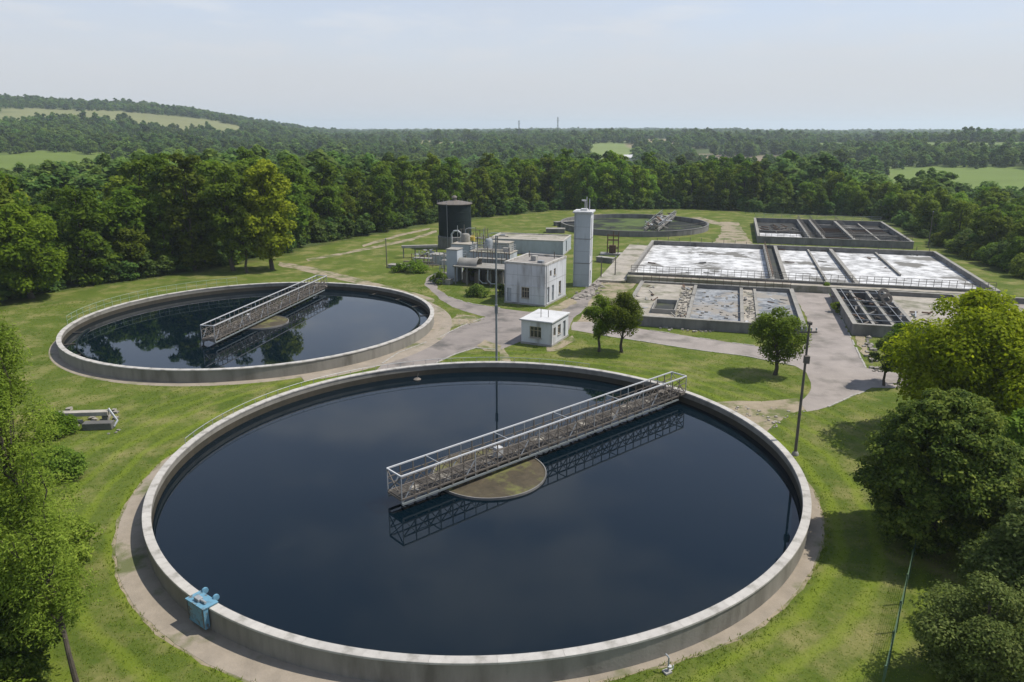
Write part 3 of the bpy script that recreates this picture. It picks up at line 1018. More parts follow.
for x in (1.86, 3.71):
    MB().box(x - .012, x + .012, -.006, -.001, .25, 5.1).build('panel_joint', 'old_wall', bld)
for z in (1.3, 3.75):
    MB().box(0, 5.57, -.006, -.001, z, z + .024).build('panel_joint', 'old_wall', bld)
for y in (1.75, 3.9, 5.9):
    MB().box(5.571, 5.576, y - .012, y + .012, .25, 5.1).build('panel_joint', 'old_wall', bld)
MB().box(5.571, 5.58, 0, 7.21, 2.9, 2.93).build('panel_joint', 'old_wall', bld)
MB().tube([(.1, -.07, .2), (.1, -.07, 5.2)], .05, 8).build('drainpipe', 'galvanised', bld)
MB().box(3.9, 4.6, 1.4, 2.1, 5.12, 5.5).build('roof_vent', 'galvanised', bld, bevel=.03)
for x, y in ((1.0, 5.5), (4.4, 5.9)):
    MB().tube([(x, y, 5.1), (x, y, 6.0)], .06, 8).build('vent_pipe', 'dark_steel', bld)
MB().tube([(3.46, -.1, .2), (3.46, -.1, 2.55)], .035, 6).build('drainpipe', 'galvanised', hut)
MB().box(-.16, 3.55, -.2, -.145, 2.5, 2.58).build('gutter', 'galvanised', hut)
tow = empty('tower', (8.61, 104.27, 0), math.radians(-14), 'tall slender white square tower with overhanging flat cap', 'tower')
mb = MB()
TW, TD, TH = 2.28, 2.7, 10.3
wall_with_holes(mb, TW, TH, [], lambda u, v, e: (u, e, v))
mb.build('wall', 'blue_grey_and_shade_render', tow)  # shade painted into the front wall of the white tower
mb = MB()
wall_with_holes(mb, TD, TH, [(.75, 1.25, 4.2, 9.6), (.7, 1.4, .2, 2.2)], lambda u, v, e: (TW - e, u, v))
mb.build('wall', 'white_render', tow)
wall_with_holes(mb := MB(), TD, TH, [], lambda u, v, e: (e, TD - u, v))
mb.build('wall', 'white_render', tow)
wall_with_holes(mb := MB(), TW, TH, [], lambda u, v, e: (TW - u, TD - e, v))
mb.build('wall', 'white_render', tow)
opening(tow, 'door', (.7, 1.4, .2, 2.2), lambda u, v, e: (TW - e, u, v), PI / 2)
MB().box(TW - .24, TW - .2, .75, 1.25, 4.2, 9.6).build('slot_window', 'window_dark', tow)
for z in (1.7, 5.0, 8.4):
    MB().box(.0, TW, -.006, -.001, z, z + .025).build('panel_joint', 'old_wall', tow)
MB().tube([(.15, -.06, .1), (.15, -.06, TH - .1)], .04, 6).build('cable_duct', 'galvanised', tow)
for z in (3.3, 6.7):
    MB().box(-.025, TW + .025, -.025, TD + .025, z, z + .09).build('band_course', 'old_wall', tow)
MB().box(-.22, TW + .22, -.22, TD + .22, TH, TH + .24).build('cap', 'roof_pale', tow, bevel=.02)
MB().box(.7, 1.6, .8, 1.9, TH + .24, TH + .5).build('hatch', 'roof_pale', tow, bevel=.02)
for x, y, hh in ((1.5, 1.2, 1.9), (1.85, 1.5, 1.6), (1.2, 1.6, 1.3)):
    MB().tube([(x, y, TH + .24), (x, y, TH + .24 + hh)], .06, 8).build('antenna', 'white_steel', tow)
MB().lathe([(0, 0), (.3, .06), (.34, .2), (0, .22)], 14).build('dish', 'white_steel', tow, loc=(1.1, 1.1, TH + 1.5))

low = block_building('filter_building', (-4.22, 134.33), math.radians(-14.3), 13.6, 8.0, 2.5, 'long low grey blue building with wide flat roof behind the tower', 'blue_grey_and_shade_render',
                     [], [(2.5, 3.8, .2, 2.2, 'door')], roof='pale_slab', parapet=.12)

# ------------------------------------------------------------------ digester and its pipework
dg = empty('digester_tank', (-10.67, 141.0, 0), 0, 'dark green black cylindrical steel tank with pale roof', 'tank')
MB().lathe([(3.25, 0), (3.25, 2.2), (3.05, 2.3)], 40).build('base_drum', 'old_wall', dg, smooth=True)
MB().lathe([(3.05, 2.25), (3.05, 8.05)], 40).build('shell', 'green_black', dg, smooth=True)
for z in (3.6, 5.1, 6.6):
    MB().lathe([(3.05, z), (3.085, z + .02), (3.085, z + .1), (3.05, z + .12)], 40).build('hoop', 'green_black', dg, smooth=True)
MB().lathe([(3.05, 8.05), (3.3, 8.08), (3.3, 8.2), (1.2, 8.62), (0, 8.75)], 40).build('roof', 'dark_steel', dg, smooth=True)
MB().lathe([(.38, 8.6), (.38, 9.2), (.55, 9.25), (.3, 9.55), (0, 9.6)], 18).build('vent', 'dark_steel', dg, smooth=True)
for k in range(16):
    a = 2 * PI * k / 16
    bar(dg, 'roof_rail_post', (3.2 * math.cos(a), 3.2 * math.sin(a), 8.2), (3.2 * math.cos(a), 3.2 * math.sin(a), 8.75), .05, .05, 'galvanised')
bar(dg, 'ladder', (-1.2, -2.95, .2), (-1.2, -2.95, 8.4), .4, .06, 'galvanised')


def simple_block(name, base, rz, w, d, h, mat, label, cat, cap=None, extra=None):
    t = empty(name, (base[0], base[1], 0), rz, label, cat)
    MB().box(0, w, 0, d, 0, h).build('body', mat, t, bevel=.03)
    MB().box(-.08, w + .08, -.08, d + .08, h, h + .12).build('cap', cap or 'old_coping', t, bevel=.02)
    if extra: extra(t)
    return t


A25 = math.radians(-20)
simple_block('pump_shaft', (-9.53, 108.17), A25, 1.7, 2.0, 4.6, 'blue_grey_and_shade_render', 'tall narrow grey concrete shaft block left of the canopy shed', 'block')
simple_block('annex_block', (-6.50, 114.52), A25, 6.6, 3.2, 3.3, 'blue_grey_and_shade_render', 'grey blue flat roofed annex between canopy shed and low building', 'building', 'pale_slab')
simple_block('valve_chamber', (-13.53, 122.55), A25, 3.4, 2.2, 1.5, 'blue_grey_and_shade_render', 'low blue grey valve chamber at the foot of the dark tank', 'block')
simple_block('concrete_slab', (-19.87, 118.85), A25, 4.4, 1.4, .45, 'concrete', 'low pale concrete slab on the grass left of the pipework', 'slab')
# canopy shed with open front
cs = empty('canopy_shed', (*(-8.19, 105.96), 0), A25, 'open fronted dark shed under a flat slab and pale curved hood', 'shed')
MB().box(0, 7.4, 3.2, 3.4, 0, 2.5).build('back_wall', 'old_wall', cs)
MB().box(-.2, 7.6, -.3, 3.5, 2.5, 2.68).build('roof_slab', 'old_coping', cs, bevel=.02)
for x in (0, 1.8, 3.6, 5.4, 7.2):
    bar(cs, 'post', (x + .1, 0, 0), (x + .1, 0, 2.5), .2, .2, 'old_wall')
for x in (1.0, 2.9, 4.6, 6.3):
    MB().lathe([(.0, 0), (.55, 0), (.55, 1.5), (.3, 1.75), (0, 1.8)], 16).build('filter_vessel', 'dark_steel', cs, loc=(x, 1.7, 0), smooth=True)
MB().lathe([(1.0, 0), (1.0, 3.0)], 14, 0, 0, 0, PI).build('curved_hood', 'old_coping', cs, smooth=True).matrix_local = Matrix.Translation((.3, 1.2, 2.69)) @ Matrix.Rotation(PI / 2, 4, 'Y') @ Matrix.Rotation(PI / 2, 4, 'Z')
for x in (3.9, 5.2):
    MB().tube([(x, -.2, 2.4), (x, -.35, 1.0), (x + .5, -.35, .5), (x + 1.2, -.3, .5)], .09, 8).build('pipe', 'galvanised', cs, smooth=True)

# elevated flume on legs and pipework
fm = empty('flume', (*(-19.00, 128.53), 0), math.radians(10), 'pale elevated concrete flume on legs leading to the dark tank', 'flume')
MB().box(0, 6.2, -.4, .4, 1.75, 2.15).build('channel', 'old_coping', fm, bevel=.02)
for x in (.3, 2.3, 4.3, 6.0):
    bar(fm, 'leg', (x, -.3, 0), (x, -.3, 1.75), .16, .16, 'old_wall')
    bar(fm, 'leg', (x, .3, 0), (x, .3, 1.75), .16, .16, 'old_wall')


def pipe_run(name, base, label, runs, r, mat, rz=A25):
    t = empty(name, (*base, 0), rz, label, 'pipework')
    for pts in runs:
        MB().tube(pts, r, 8).build('pipe', mat, t, smooth=True)
        for p in (pts[0], pts[-1]):
            MB().lathe([(0, -.05), (r * 1.7, -.05), (r * 1.7, .05), (0, .05)], 10).build('flange', mat, t, loc=p)
    return t


pipe_run('gas_pipe', (-10.87, 135.10), 'white arched gas pipe in front of the dark tank', [[(0, 0, .1), (0, 0, 3.2), (.5, 0, 3.8), (1.2, 0, 3.9), (1.8, 0, 3.5), (2.0, 0, 2.6), (2.0, 0, .1)]], .17, 'white_steel')
pipe_run('pipe_rack', (-11.22, 118.85), 'tangle of grey pipes beside the grey shaft block', [[(0, 0, .1), (0, 0, 1.8), (3.4, .4, 1.9)], [(.6, -.3, .1), (.6, -.3, 2.4), (4.2, .2, 2.5)], [(1.4, -.5, .1), (1.4, -.5, 1.2), (4.8, -.3, 1.2)]], .1, 'galvanised')
pipe_run('pipe_manifold', (-5.69, 124.49), 'dark rusty pipe manifold on the annex side', [[(0, 0, .1), (0, 0, 4.2), (2.6, .5, 4.25)], [(1.0, 0, .1), (1.0, 0, 4.6)], [(3.4, .3, .1), (3.4, .3, 4.5), (5.0, .8, 4.4)]], .09, 'dark_steel')
pipe_run('pipe_header', (-17.31, 118.85), 'low dark pipe header among weeds left of the flume', [[(0, 0, .1), (0, 0, 1.1), (5.0, .6, 1.1)], [(1.5, -.4, .1), (1.5, -.4, .8), (6.0, .2, .8)]], .1, 'dark_steel')
vs = empty('valve_stand', (*(-6.34, 120.68), 0), 0, 'yellow painted valve stand above the canopy shed', 'valve')
MB().tube([(0, 0, 0), (0, 0, 4.4)], .1, 8).build('stem', 'galvanised', vs)
MB().lathe([(0, 4.1), (.42, 4.15), (.42, 4.75), (0, 4.8)], 14).build('bonnet', 'yellow_paint', vs, smooth=True)
MB().lathe([(.3, 4.95), (.36, 4.98), (.3, 5.01)], 16).build('hand_wheel', 'yellow_paint', vs, smooth=True)

# clutter of the abandoned plant round the dark tank
def roof_rail(parent_label, base, rz, w, d, z):
    t = empty('roof_railing', (*base, 0), rz, parent_label, 'railing')
    for (x0, y0), (x1, y1) in (((0, 0), (w, 0)), ((w, 0), (w, d)), ((w, d), (0, d)), ((0, d), (0, 0))):
        n = max(2, int(math.hypot(x1 - x0, y1 - y0) / 1.1))
        fence_rail(t, x0, y0, x1, y1, z, n, 'galvanised', .95)


def fence_rail(parent, u0, v0, u1, v1, z, n, mat='dark_steel', hh=1.0):
    p, q = Vector((u0, v0, z)), Vector((u1, v1, z))
    for f in (.33, .66, 1.0):
        bar(parent, 'rail', p + Vector((0, 0, hh * f)), q + Vector((0, 0, hh * f)), .05, .05, mat)
    for i in range(n + 1):
        a = p.lerp(q, i / n)
        bar(parent, 'rail_post', a, a + Vector((0, 0, hh)), .055, .055, mat)


for k, (p, n, hh, lab) in enumerate((((-11.06, 113.68), 7, 3.4, 'rusty pipe scaffold left of the canopy shed'), ((-5.76, 112.06), 8, 4.4, 'grey pipe scaffold standing on the canopy shed front'), ((-16.26, 120.68), 6, 2.2, 'low pipe scaffold under the elevated flume'), ((-9.62, 132.84), 8, 4.8, 'tall pipe scaffold in front of the dark tank'))):
    t = empty('scaffold', (*p, 0), A25, lab, 'scaffold')
    for q in range(n):
        for y in (0, 1.2):
            bar(t, 'upright', (q * .75, y, 0), (q * .75, y, hh * random.uniform(.75, 1.1)), .08, .08, ('galvanised', 'dark_steel', 'rust')[(q + k) % 3])
    for z in (.35, .6, .9):
        for y in (0, 1.2):
            bar(t, 'ledger', (0, y, hh * z), ((n - 1) * .75, y, hh * z), .06, .06, ('galvanised', 'dark_steel')[k % 2])
    bar(t, 'deck_board', (.2, .6, hh * .62), ((n - 1.5) * .75, .6, hh * .62), 1.0, .06, 'old_coping')
roof_rail('grey pipe railing round the roof of the grey blue annex', (-6.50, 114.52), A25, 6.4, 3.0, 3.42)
simple_block('cell_block', (-10.05, 124.49), A25, 3.6, 2.6, 3.0, 'blue_grey_and_shade_render', 'pale square concrete cell between the shaft block and the dark tank', 'block', 'pale_slab')
simple_block('cell_block', (-4.84, 128.53), A25, 4.6, 2.4, 2.7, 'concrete', 'pale low concrete cell behind the annex roof', 'block', 'pale_slab')
simple_block('stair_block', (-10.92, 105.96), A25, 2.2, 1.2, .7, 'concrete', 'low pale step block at the bend of the yard road', 'block')
simple_block('switch_cabinet', (-1.38, 113.68), A25, .9, .6, 3.9, 'roof_pale', 'tall pale cabinet beside the two storey building', 'cabinet')
for k, (p, rr, hh, lab) in enumerate((((-7.82, 126.48), .8, 4.6, 'left of two upright pale vessels behind the canopy shed'), ((-3.80, 122.55), .7, 4.3, 'right of two upright pale vessels behind the canopy shed'))):
    t = empty('pressure_vessel', (*p, 0), 0, lab, 'vessel')
    MB().lathe([(rr, .4), (rr, hh - .5), (rr * .75, hh - .15), (0, hh)], 20).build('shell', 'galvanised' if k else 'old_coping', t, smooth=True)
    MB().lathe([(rr * 1.1, 0), (rr * 1.1, .4), (0, .4)], 20).build('plinth', 'concrete', t)
    MB().tube([(0, 0, hh), (0, 0, hh + .6), (.5, 0, hh + .8), (1.6, 0, hh + .8)], .07, 8).build('outlet_pipe', 'galvanised', t, smooth=True)
pipe_run('drain_pipe', (-8.41, 115.36), 'thin upright pipes in front of the pale square cell', [[(.2 * q, -.3 * (q % 2), .1), (.2 * q, -.3 * (q % 2), 2.0 + .6 * (q % 3)), (.2 * q + .8, .3, 2.1 + .6 * (q % 3))] for q in range(0, 9, 2)], .06, 'galvanised')
pipe_run('service_pipe', (-16.41, 124.49), 'long low grey pipe from the slab to the valve chamber', [[(0, 0, .1), (0, 0, .7), (4.2, -.2, .75), (4.2, -.2, .1)]], .11, 'white_steel')
for k, (p, lab) in enumerate((((-8.10, 137.43), 'scrap and broken slabs behind the upright vessels'), ((-15.02, 128.53), 'scrap strewn between flume and valve chamber'), ((-3.68, 137.43), 'broken slabs in front of the low building'))):
    t = empty('scrap_heap', (*p, 0), k, lab, 'scrap')
    for q in range(14):
        a = Vector((random.uniform(-1.8, 1.8), random.uniform(-.9, .9), random.uniform(.15, 1.5)))
        bar(t, 'scrap_piece', a, a + Vector((random.uniform(-1.2, 1.2), random.uniform(-.7, .7), random.uniform(-.5, .5))), random.uniform(.08, .7), random.uniform(.05, .18), random.choice(['old_coping', 'white_steel', 'rust', 'galvanised', 'roof_pale']))

# dark steel frames on the lawn right of the tower
sg = empty('transformer_stand', (*(16.80, 131.74), 0), math.radians(-10), 'dark rusty steel frame standing on the lawn right of the tower', 'frame')
for x in (0, 1.0, 1.9):
    for y in (0, 1.1):
        bar(sg, 'upright', (x, y, 0), (x, y, 3.6 + .5 * (x > .5)), .14, .14, 'rust')
for z in (1.2, 2.6, 3.4):
    bar(sg, 'crossbar', (0, 0, z), (1.9, 0, z), .12, .12, 'rust')
    bar(sg, 'crossbar', (0, 1.1, z), (1.9, 1.1, z), .12, .12, 'rust')
MB().box(-1.2, 2.6, -.5, 1.5, 0, .3).build('plinth', 'concrete', sg, bevel=.02)
MB().box(.3, 1.5, .2, .9, .3, 1.7).build('transformer', 'rust', sg, bevel=.04)


# ------------------------------------------------------------------ rectangular basins
def basin(name, org, w, d, top, label, cells, dividers, base_mat='old_wall', th=.38, cop_len=2.4):
    """cells: (u0, u1, v0, v1, z, material) floor slabs; dividers: (u0, v0, u1, v1, z, width)"""
    t = empty(name, (org[0], org[1], 0), AX, label, 'basin')
    for u0, u1, v0, v1 in ((0, w, 0, th), (0, w, d - th, d), (0, th, th, d - th), (w - th, w, th, d - th)):
        MB().box(u0, u1, v0, v1, 0, top - .1).build('wall', base_mat, t)
    pc = {}

    def coping(u0, v0, u1, v1, z, wd, mat='old_coping'):
        L = math.hypot(u1 - u0, v1 - v0)
        n = max(1, round(L / cop_len))
        a = math.atan2(v1 - v0, u1 - u0)
        key = (round(L / n, 3), wd)
        if key not in pc:
            pc[key] = MB().box(.006, L / n - .006, -wd / 2, wd / 2, 0, .1).mesh(mat, 'coping_slab')
        for i in range(n):
            link('coping_slab', pc[key], t, (u0 + (u1 - u0) * i / n, v0 + (v1 - v0) * i / n, z + random.uniform(-.006, .006)), a + random.uniform(-.003, .003))
    h = th / 2
    coping(th, h, w - th, h, top - .1, th + .14)
    coping(th, d - h, w - th, d - h, top - .1, th + .14)
    coping(h, 0, h, d, top - .096, th + .14)
    coping(w - h, 0, w - h, d, top - .096, th + .14)
    for u0, u1, v0, v1, z, m in cells:
        MB().box(u0, u1, v0, v1, z - .1, z).build('floor_slab', m, t)
    for u0, v0, u1, v1, z, wd in dividers:
        a = math.atan2(v1 - v0, u1 - u0)
        L = math.hypot(u1 - u0, v1 - v0)
        MB().box(0, L, -wd / 2 + .04, wd / 2 - .04, 0, z - .1).build('divider_wall', base_mat, t, loc=(u0, v0, 0), rz=a)
        coping(u0, v0, u1, v1, z - .1, wd)
    return t


# large limewashed basin
WO = Vector((17.0, 108.3))
WW, WD, WT = 48.0, 34.0, 1.3
wb = basin('drying_basin', WO, WW, WD, WT, 'wide drying basin with white limewashed floor and walkways', [(.38, 19.9, .38, WD - .38, .5, 'limewash'), (22.1, WW - .38, .38, WD - .38, .5, 'limewash')],
           [(20.1, .5, 20.1, WD - .5, 1.25, .55), (21.9, .5, 21.9, WD - .5, 1.25, .55), (27.5, .5, 27.5, WD - .5, .85, .3), (31.2, .5, 31.2, WD - .5, 1.1, .55), (38.5, WD * .35, 38.5, WD - .5, .85, .3)])
MB().box(20.35, 21.65, .38, WD - .38, .2, .7).build('channel_floor', 'dark_pit', wb)
rb = empty('basin_railing', (WO.x, WO.y, 0), AX, 'dark pipe railing along the front of the limewashed basin', 'railing')
fence_rail(rb, .4, .25, 47.5, .25, WT + .005, 52)
MB().box(-.0, WW, -1.5, -.02, 0, .95).build('walkway_slab', 'pale_slab', wb)
for k in range(34):
    u, v = random.choice([random.uniform(1, 19), random.uniform(23, 46)]), random.choice([.55, WD - .6, random.uniform(2, 32)])
    a = Vector((u, v + random.uniform(-.1, .3), .55))
    bar(wb, 'stray_timber', a, a + Vector((random.uniform(-1.6, 1.6), random.uniform(-.5, .5), random.uniform(0, .2))), random.uniform(.08, .35), random.uniform(.05, .2), random.choice(['old_wall', 'rust', 'old_coping']))
for k in range(24):
    u = 1 + k * 2
    bar(wb, 'lamp_stub', (u, WD - .2, WT), (u, WD - .2, WT + random.uniform(.3, 1.0)), .08, .08, 'dark_steel')
cw = empty('walkway_railing', (WO.x, WO.y, 0), AX, 'low rusty railing along the double walkway crossing the limewashed basin', 'railing')
fence_rail(cw, 20.1, .8, 20.1, WD - .8, 1.26, 16, 'rust', .8)
MB().box(-4.2, -.1, -2.0, WD, 0.0, .32).build('side_slab', 'pale_slab', wb)

# middle basin with wet floors
MO = Vector((12.3, 82.7))
MW, MD, MT = 19.8, 20.6, 1.2
mbn = basin('aeration_basin', MO, MW, MD, MT, 'half dry basin with blue grey floors and rubble, in front of the limewashed one',
            [(.38, 5.6, .38, MD - .38, .98, 'pale_slab'), (7.4, 13.4, .38, MD - .38, .62, 'wet_floor'), (15.0, MW - .38, .38, MD - .38, .68, 'wet_floor'), (5.6, 7.4, .38, MD - .38, .9, 'pale_slab'), (13.4, 15.0, .38, MD - .38, .8, 'pale_slab')],
            [(7.4, .5, 7.4, MD - .5, 1.1, .4), (13.3, .5, 13.3, MD - .5, 1.05, .4), (15.0, .5, 15.0, MD - .5, 1.0, .35)])
for k in range(40):
    u, v = random.choice([random.uniform(.8, 2.8), random.uniform(5.7, 7.1), random.uniform(13.5, 14.8), random.uniform(15.3, 19)]), random.uniform(1, 19.5)
    a = Vector((u, v, 1.0))
    bar(mbn, 'scrap_piece', a, a + Vector((random.uniform(-.8, .8), random.uniform(-1.2, 1.2), random.uniform(0, .25))), random.uniform(.06, .3), random.uniform(.05, .16), random.choice(['old_wall', 'rust', 'old_coping', 'white_steel']))
mr_ = empty('basin_railing', (MO.x, MO.y, 0), AX, 'dark railing along the far wall of the half dry basin', 'railing')
fence_rail(mr_, .3, MD - .2, MW - .3, MD - .2, MT + .005, 18, 'rust', .8)
pt = empty('open_pit', (*(MO + E1 * 3.2 + E2 * 2.6), 0), AX, 'dark square open pit with raised kerb in the pale slab', 'pit')
for bx in ((0, 2.7, 0, .14), (0, 2.7, 5.3, 5.5), (0, .14, .14, 5.3), (2.56, 2.7, .14, 5.3)):
    MB().box(*bx, .985, 1.5).build('kerb', 'old_coping', pt)
MB().box(.14, 2.56, .14, 5.3, .985, 1.0).build('pit_floor', 'dark_pit', pt)

# basin to the right of the lane
RO = Vector((36.7, 78.1)) + E2 * 0.0
rs = basin('channel_basin', RO, 24.0, 19.8, 1.3, 'grey walled basin with dark channels and pale cross bars beside the lane',
           [(.38, 6.2, .38, 19.4, .12, 'dark_pit'), (6.5, 14.2, .38, 19.4, .75, 'pale_slab'), (14.6, 23.6, .38, 19.4, .6, 'lane')],
           [(2.2, .5, 2.2, 19.3, 1.15, .3), (4.2, .5, 4.2, 19.3, 1.15, .35), (6.35, .5, 6.35, 19.3, 1.2, .4), (14.4, 3.0, 14.4, 19.3, 1.3, .5)])
for v in (2.2, 5.1, 9.4, 12.6, 17.4):
    bar(rs, 'cross_bar', (.35, v, 1.27), (6.2, v + random.uniform(-.4, .4), 1.27), .07, .07, 'galvanised')
for k in range(46):
    a = Vector((random.uniform(.6, 6.0), random.uniform(.8, 19), random.uniform(.2, 1.1)))
    bar(rs, 'debris', a, a + Vector((random.uniform(-1.4, 1.4), random.uniform(-1.4, 1.4), random.uniform(-.1, .5))), random.uniform(.06, .3), random.uniform(.05, .2), random.choice(['dark_steel', 'rust', 'old_wall', 'dark_steel']))
for u in (1.0, 5.2):
    bar(rs, 'guide_rail', (u, .5, 1.33), (u, 19.3, 1.33), .06, .06, 'galvanised')
for k in range(9):
    a = Vector((random.uniform(7.2, 9.5), random.uniform(2, 17), .75))
    bar(rs, 'fallen_pipe', a + Vector((0, 0, .15)), a + Vector((random.uniform(-1.5, .6), random.uniform(-2.4, 2.4), .35)), .16, .16, 'rust' if k % 3 else 'galvanised')
for u, v in ((5.3, 12.2), (5.5, 15.5)):
    MB().lathe([(.35, -.1), (.62, -.1), (.66, 0), (.62, .1), (.35, .1)], 18).build('gate_wheel', 'dark_steel', rs, smooth=True).matrix_local = Matrix.Translation((u, v, 1.75)) @ Matrix.Rotation(1.2, 4, 'X')

# dark basins at the back right
BO = Vector((47.9, 146.2))
bb = basin('sludge_basin', BO, 27.6, 33.0, 1.35, 'dark sludge basin with walkways at the far right by the wood',
           [(.38, 27.2, .38, 32.6, .35, 'sludge')],
           [(9.6, .5, 9.6, 32.5, 1.3, .5), (12.2, .5, 12.2, 32.5, 1.3, .5), (17.6, .5, 17.6, 32.5, 1.2, .6), (.5, 14.5, 9.4, 14.5, .8, .3), (18.0, 11.0, 27.2, 11.0, .9, .3), (18.0, 22.0, 27.2, 22.0, .9, .3), (22.6, .5, 22.6, 32.5, .8, .3)])
MB().box(.5, 8.8, 1.2, 12.5, .35, .42).build('dried_crust', 'limewash', bb)
rb2 = empty('basin_railing', (BO.x, BO.y, 0), AX, 'thin grey railing along the far edge of the dark sludge basin', 'railing')
fence_rail(rb2, .3, 32.8, 27.3, 32.8, 1.355, 14, 'galvanised')
for k in range(12):
    bar(bb, 'scraper_pipe', (18.3, 2 + 2.25 * k, .6), (25.8, 2.5 + 2.25 * k, .8), .14, .14, random.choice(['dark_steel', 'rust', 'old_coping']))
for k in range(9):
    bar(bb, 'baffle_board', (12.6, 2.5 + 2.9 * k, .7), (17.2, 2.6 + 2.9 * k, .7), .12, .5, random.choice(['dark_steel', 'old_wall', 'rust']))
for k, (u, nm) in enumerate(((9.6, 'left'), (12.2, 'middle'), (17.6, 'right'))):
    t = empty('walkway_railing', (BO.x, BO.y, 0), AX, 'rusty railing on the %s hand walkway of the sludge basin' % nm, 'railing')
    fence_rail(t, u, .6, u, 32.3, 1.31, 16, 'dark_steel')
rb3 = empty('basin_railing', (BO.x, BO.y, 0), AX, 'dark railing along the near wall of the sludge basin', 'railing')
fence_rail(rb3, .3, .2, 27.3, .2, 1.355, 24)
for k in range(26):
    a = Vector((random.uniform(.8, 9), random.uniform(13, 28), .45))
    bar(bb, 'sunken_scrap', a, a + Vector((random.uniform(-2, 2), random.uniform(-2, 2), random.uniform(0, .5))), random.uniform(.1, .5), random.uniform(.1, .3), random.choice(['old_coping', 'dark_steel', 'rust']))

# derelict round tank
dt = round_tank('settling_tank', C3, R3, 'derelict round tank grown over with green weed behind the tower', 40, 'old_wall', 'old_wall', .5)
MB().lathe([(0, .2), (R3 * .5, .22), (R3 - .5, .2)], 96).build('weedy_floor', 'pond_weed', dt)
wr = empty('collapsed_bridge', (C3[0] + 1.0, C3[1] - 16.2, 0), math.radians(72), 'collapsed pale scraper bridge strewn with debris on the derelict tank', 'bridge')
for y in (-1.3, 1.3):
    bar(wr, 'beam', (.4, y, 1.45), (31, y * 1.2, 1.3), .3, .5, 'old_coping')
    for z in (.6, 1.1):
        bar(wr, 'rail', (.4, y, 1.5 + z), (31, y * 1.2, 1.4 + z), .06, .06, 'galvanised')
    for k in range(16):
        bar(wr, 'rail_post', (.6 + 2 * k, y * 1.1, 1.5), (.6 + 2 * k, y * 1.1, 2.6), .07, .07, 'galvanised')
for k in range(64):
    x, y = random.uniform(1, 30), random.uniform(-2.0, 2.0)
    a = Vector((x, y, random.uniform(1.4, 2.4)))
    bar(wr, 'debris', a, a + Vector((random.uniform(-2.2, 2.2), random.uniform(-1.6, 1.6), random.uniform(-.6, .6))), random.uniform(.12, .8), random.uniform(.08, .3), random.choice(['white_steel', 'galvanised', 'rust', 'old_coping', 'dark_steel', 'rubble']))
for k in range(13):
    bar(wr, 'leg', (1.5 + k * 2.3, random.choice((-1.2, 1.2)), .2), (1.5 + k * 2.3, 0, 1.4), .18, .18, 'dark_steel')
rr3 = empty('handrail', (C3[0], C3[1], 0), 0, 'rusty handrail along the near rim of the derelict tank', 'handrail')
handrail(rr3, 'rail_pipe', R3 - .2, RIM, RIM + 1.0, math.radians(-150), math.radians(-25), 22, 'dark_steel', .03, True)

# ruined footings left of the derelict tank
for k, (p, ww, dd, lab) in enumerate((((10.10, 172.93), 7.0, 1.2, 'broken pale concrete strip footing left of the derelict tank'), ((7.28, 160.88), 4.0, 2.0, 'low ruined grey block behind the low building roof'), ((14.07, 124.49), 3.0, 1.0, 'small concrete stub beside the foot of the tower'))):
    simple_block('ruined_footing', p, math.radians(25 - 30 * k), ww, dd, .8, 'old_wall', lab, 'ruin')

# loose rubble
def rubble(poly, n, smin, smax, label):
    """a scatter of broken concrete nobody would count"""
    xs = [p[0] for p in poly]
    ys = [p[1] for p in poly]
    mb = MB()
    while n:
        x, y = random.uniform(min(xs), max(xs)), random.uniform(min(ys), max(ys))
        if not inside(poly, x, y): continue
        n -= 1
        s = random.uniform(smin, smax)
        z = poly_z
        vs = [(x + s * random.uniform(.5, 1) * a, y + s * random.uniform(.5, 1) * b, z + s * .45 * (c + 1) * random.uniform(.5, 1)) for c in (-1, 1) for a, b in ((-1, -1), (1, -1), (1, 1), (-1, 1))]
        mb.add(vs, [(0, 3, 2, 1), (4, 5, 6, 7), (0, 1, 5, 4), (1, 2, 6, 5), (2, 3, 7, 6), (3, 0, 4, 7)])
    tag(mb.build('rubble', 'rubble'), label, 'rubble', kind='stuff')


def uv(o, u, v): return tuple(o + E1 * u + E2 * v)


poly_z = .9
rubble([uv(MO, 5.7, .6), uv(MO, 7.2, .6), uv(MO, 7.2, 19), uv(MO, 5.7, 19)], 130, .05, .22, 'broken concrete rubble along the strip beside the open pit')
poly_z = .8
rubble([uv(MO, 13.6, .6), uv(MO, 14.9, .6), uv(MO, 14.9, 19), uv(MO, 13.6, 19)], 90, .05, .2, 'rubble along the right hand strip of the half dry basin')
poly_z = .62
rubble([uv(MO, 8, 1), uv(MO, 13, 1), uv(MO, 13, 19), uv(MO, 8, 19)], 60, .05, .22, 'scattered pale chunks on the blue grey basin floor')
poly_z = .0
rubble([(16.09, 81.63), (17.64, 82.08), (23.05, 80.33), (22.17, 79.05), (17.21, 79.90)], 50, .05, .2, 'white rubble heap at the foot of the grey basin wall')
rubble([(6.51, 95.48), (12.98, 108.93), (14.37, 105.96), (10.16, 95.48)], 70, .06, .3, 'rubble and scrap on the alley beside the tower')
rubble([(36.88, 77.02), (38.31, 77.82), (34.29, 65.40), (33.01, 65.40)], 40, .06, .3, 'broken kerb stones along the lane below the channel basin')
rubble([(-7.98, 80.33), (-5.06, 87.80), (-3.03, 84.85), (-5.60, 81.19)], 40, .03, .12, 'stones on the worn verge between the two round tanks')
rubble([(15.57, 58.49), (19.95, 56.62), (23.14, 55.30), (18.97, 51.25), (17.84, 53.61)], 50, .03, .13, 'loose stones on the dirt track by the far rim')
rubble([(57.00, 121.61), (20.74, 143.62), (26.22, 147.59), (15.58, 115.36)], 40, .06, .3, 'chips of concrete left of the limewashed basin')

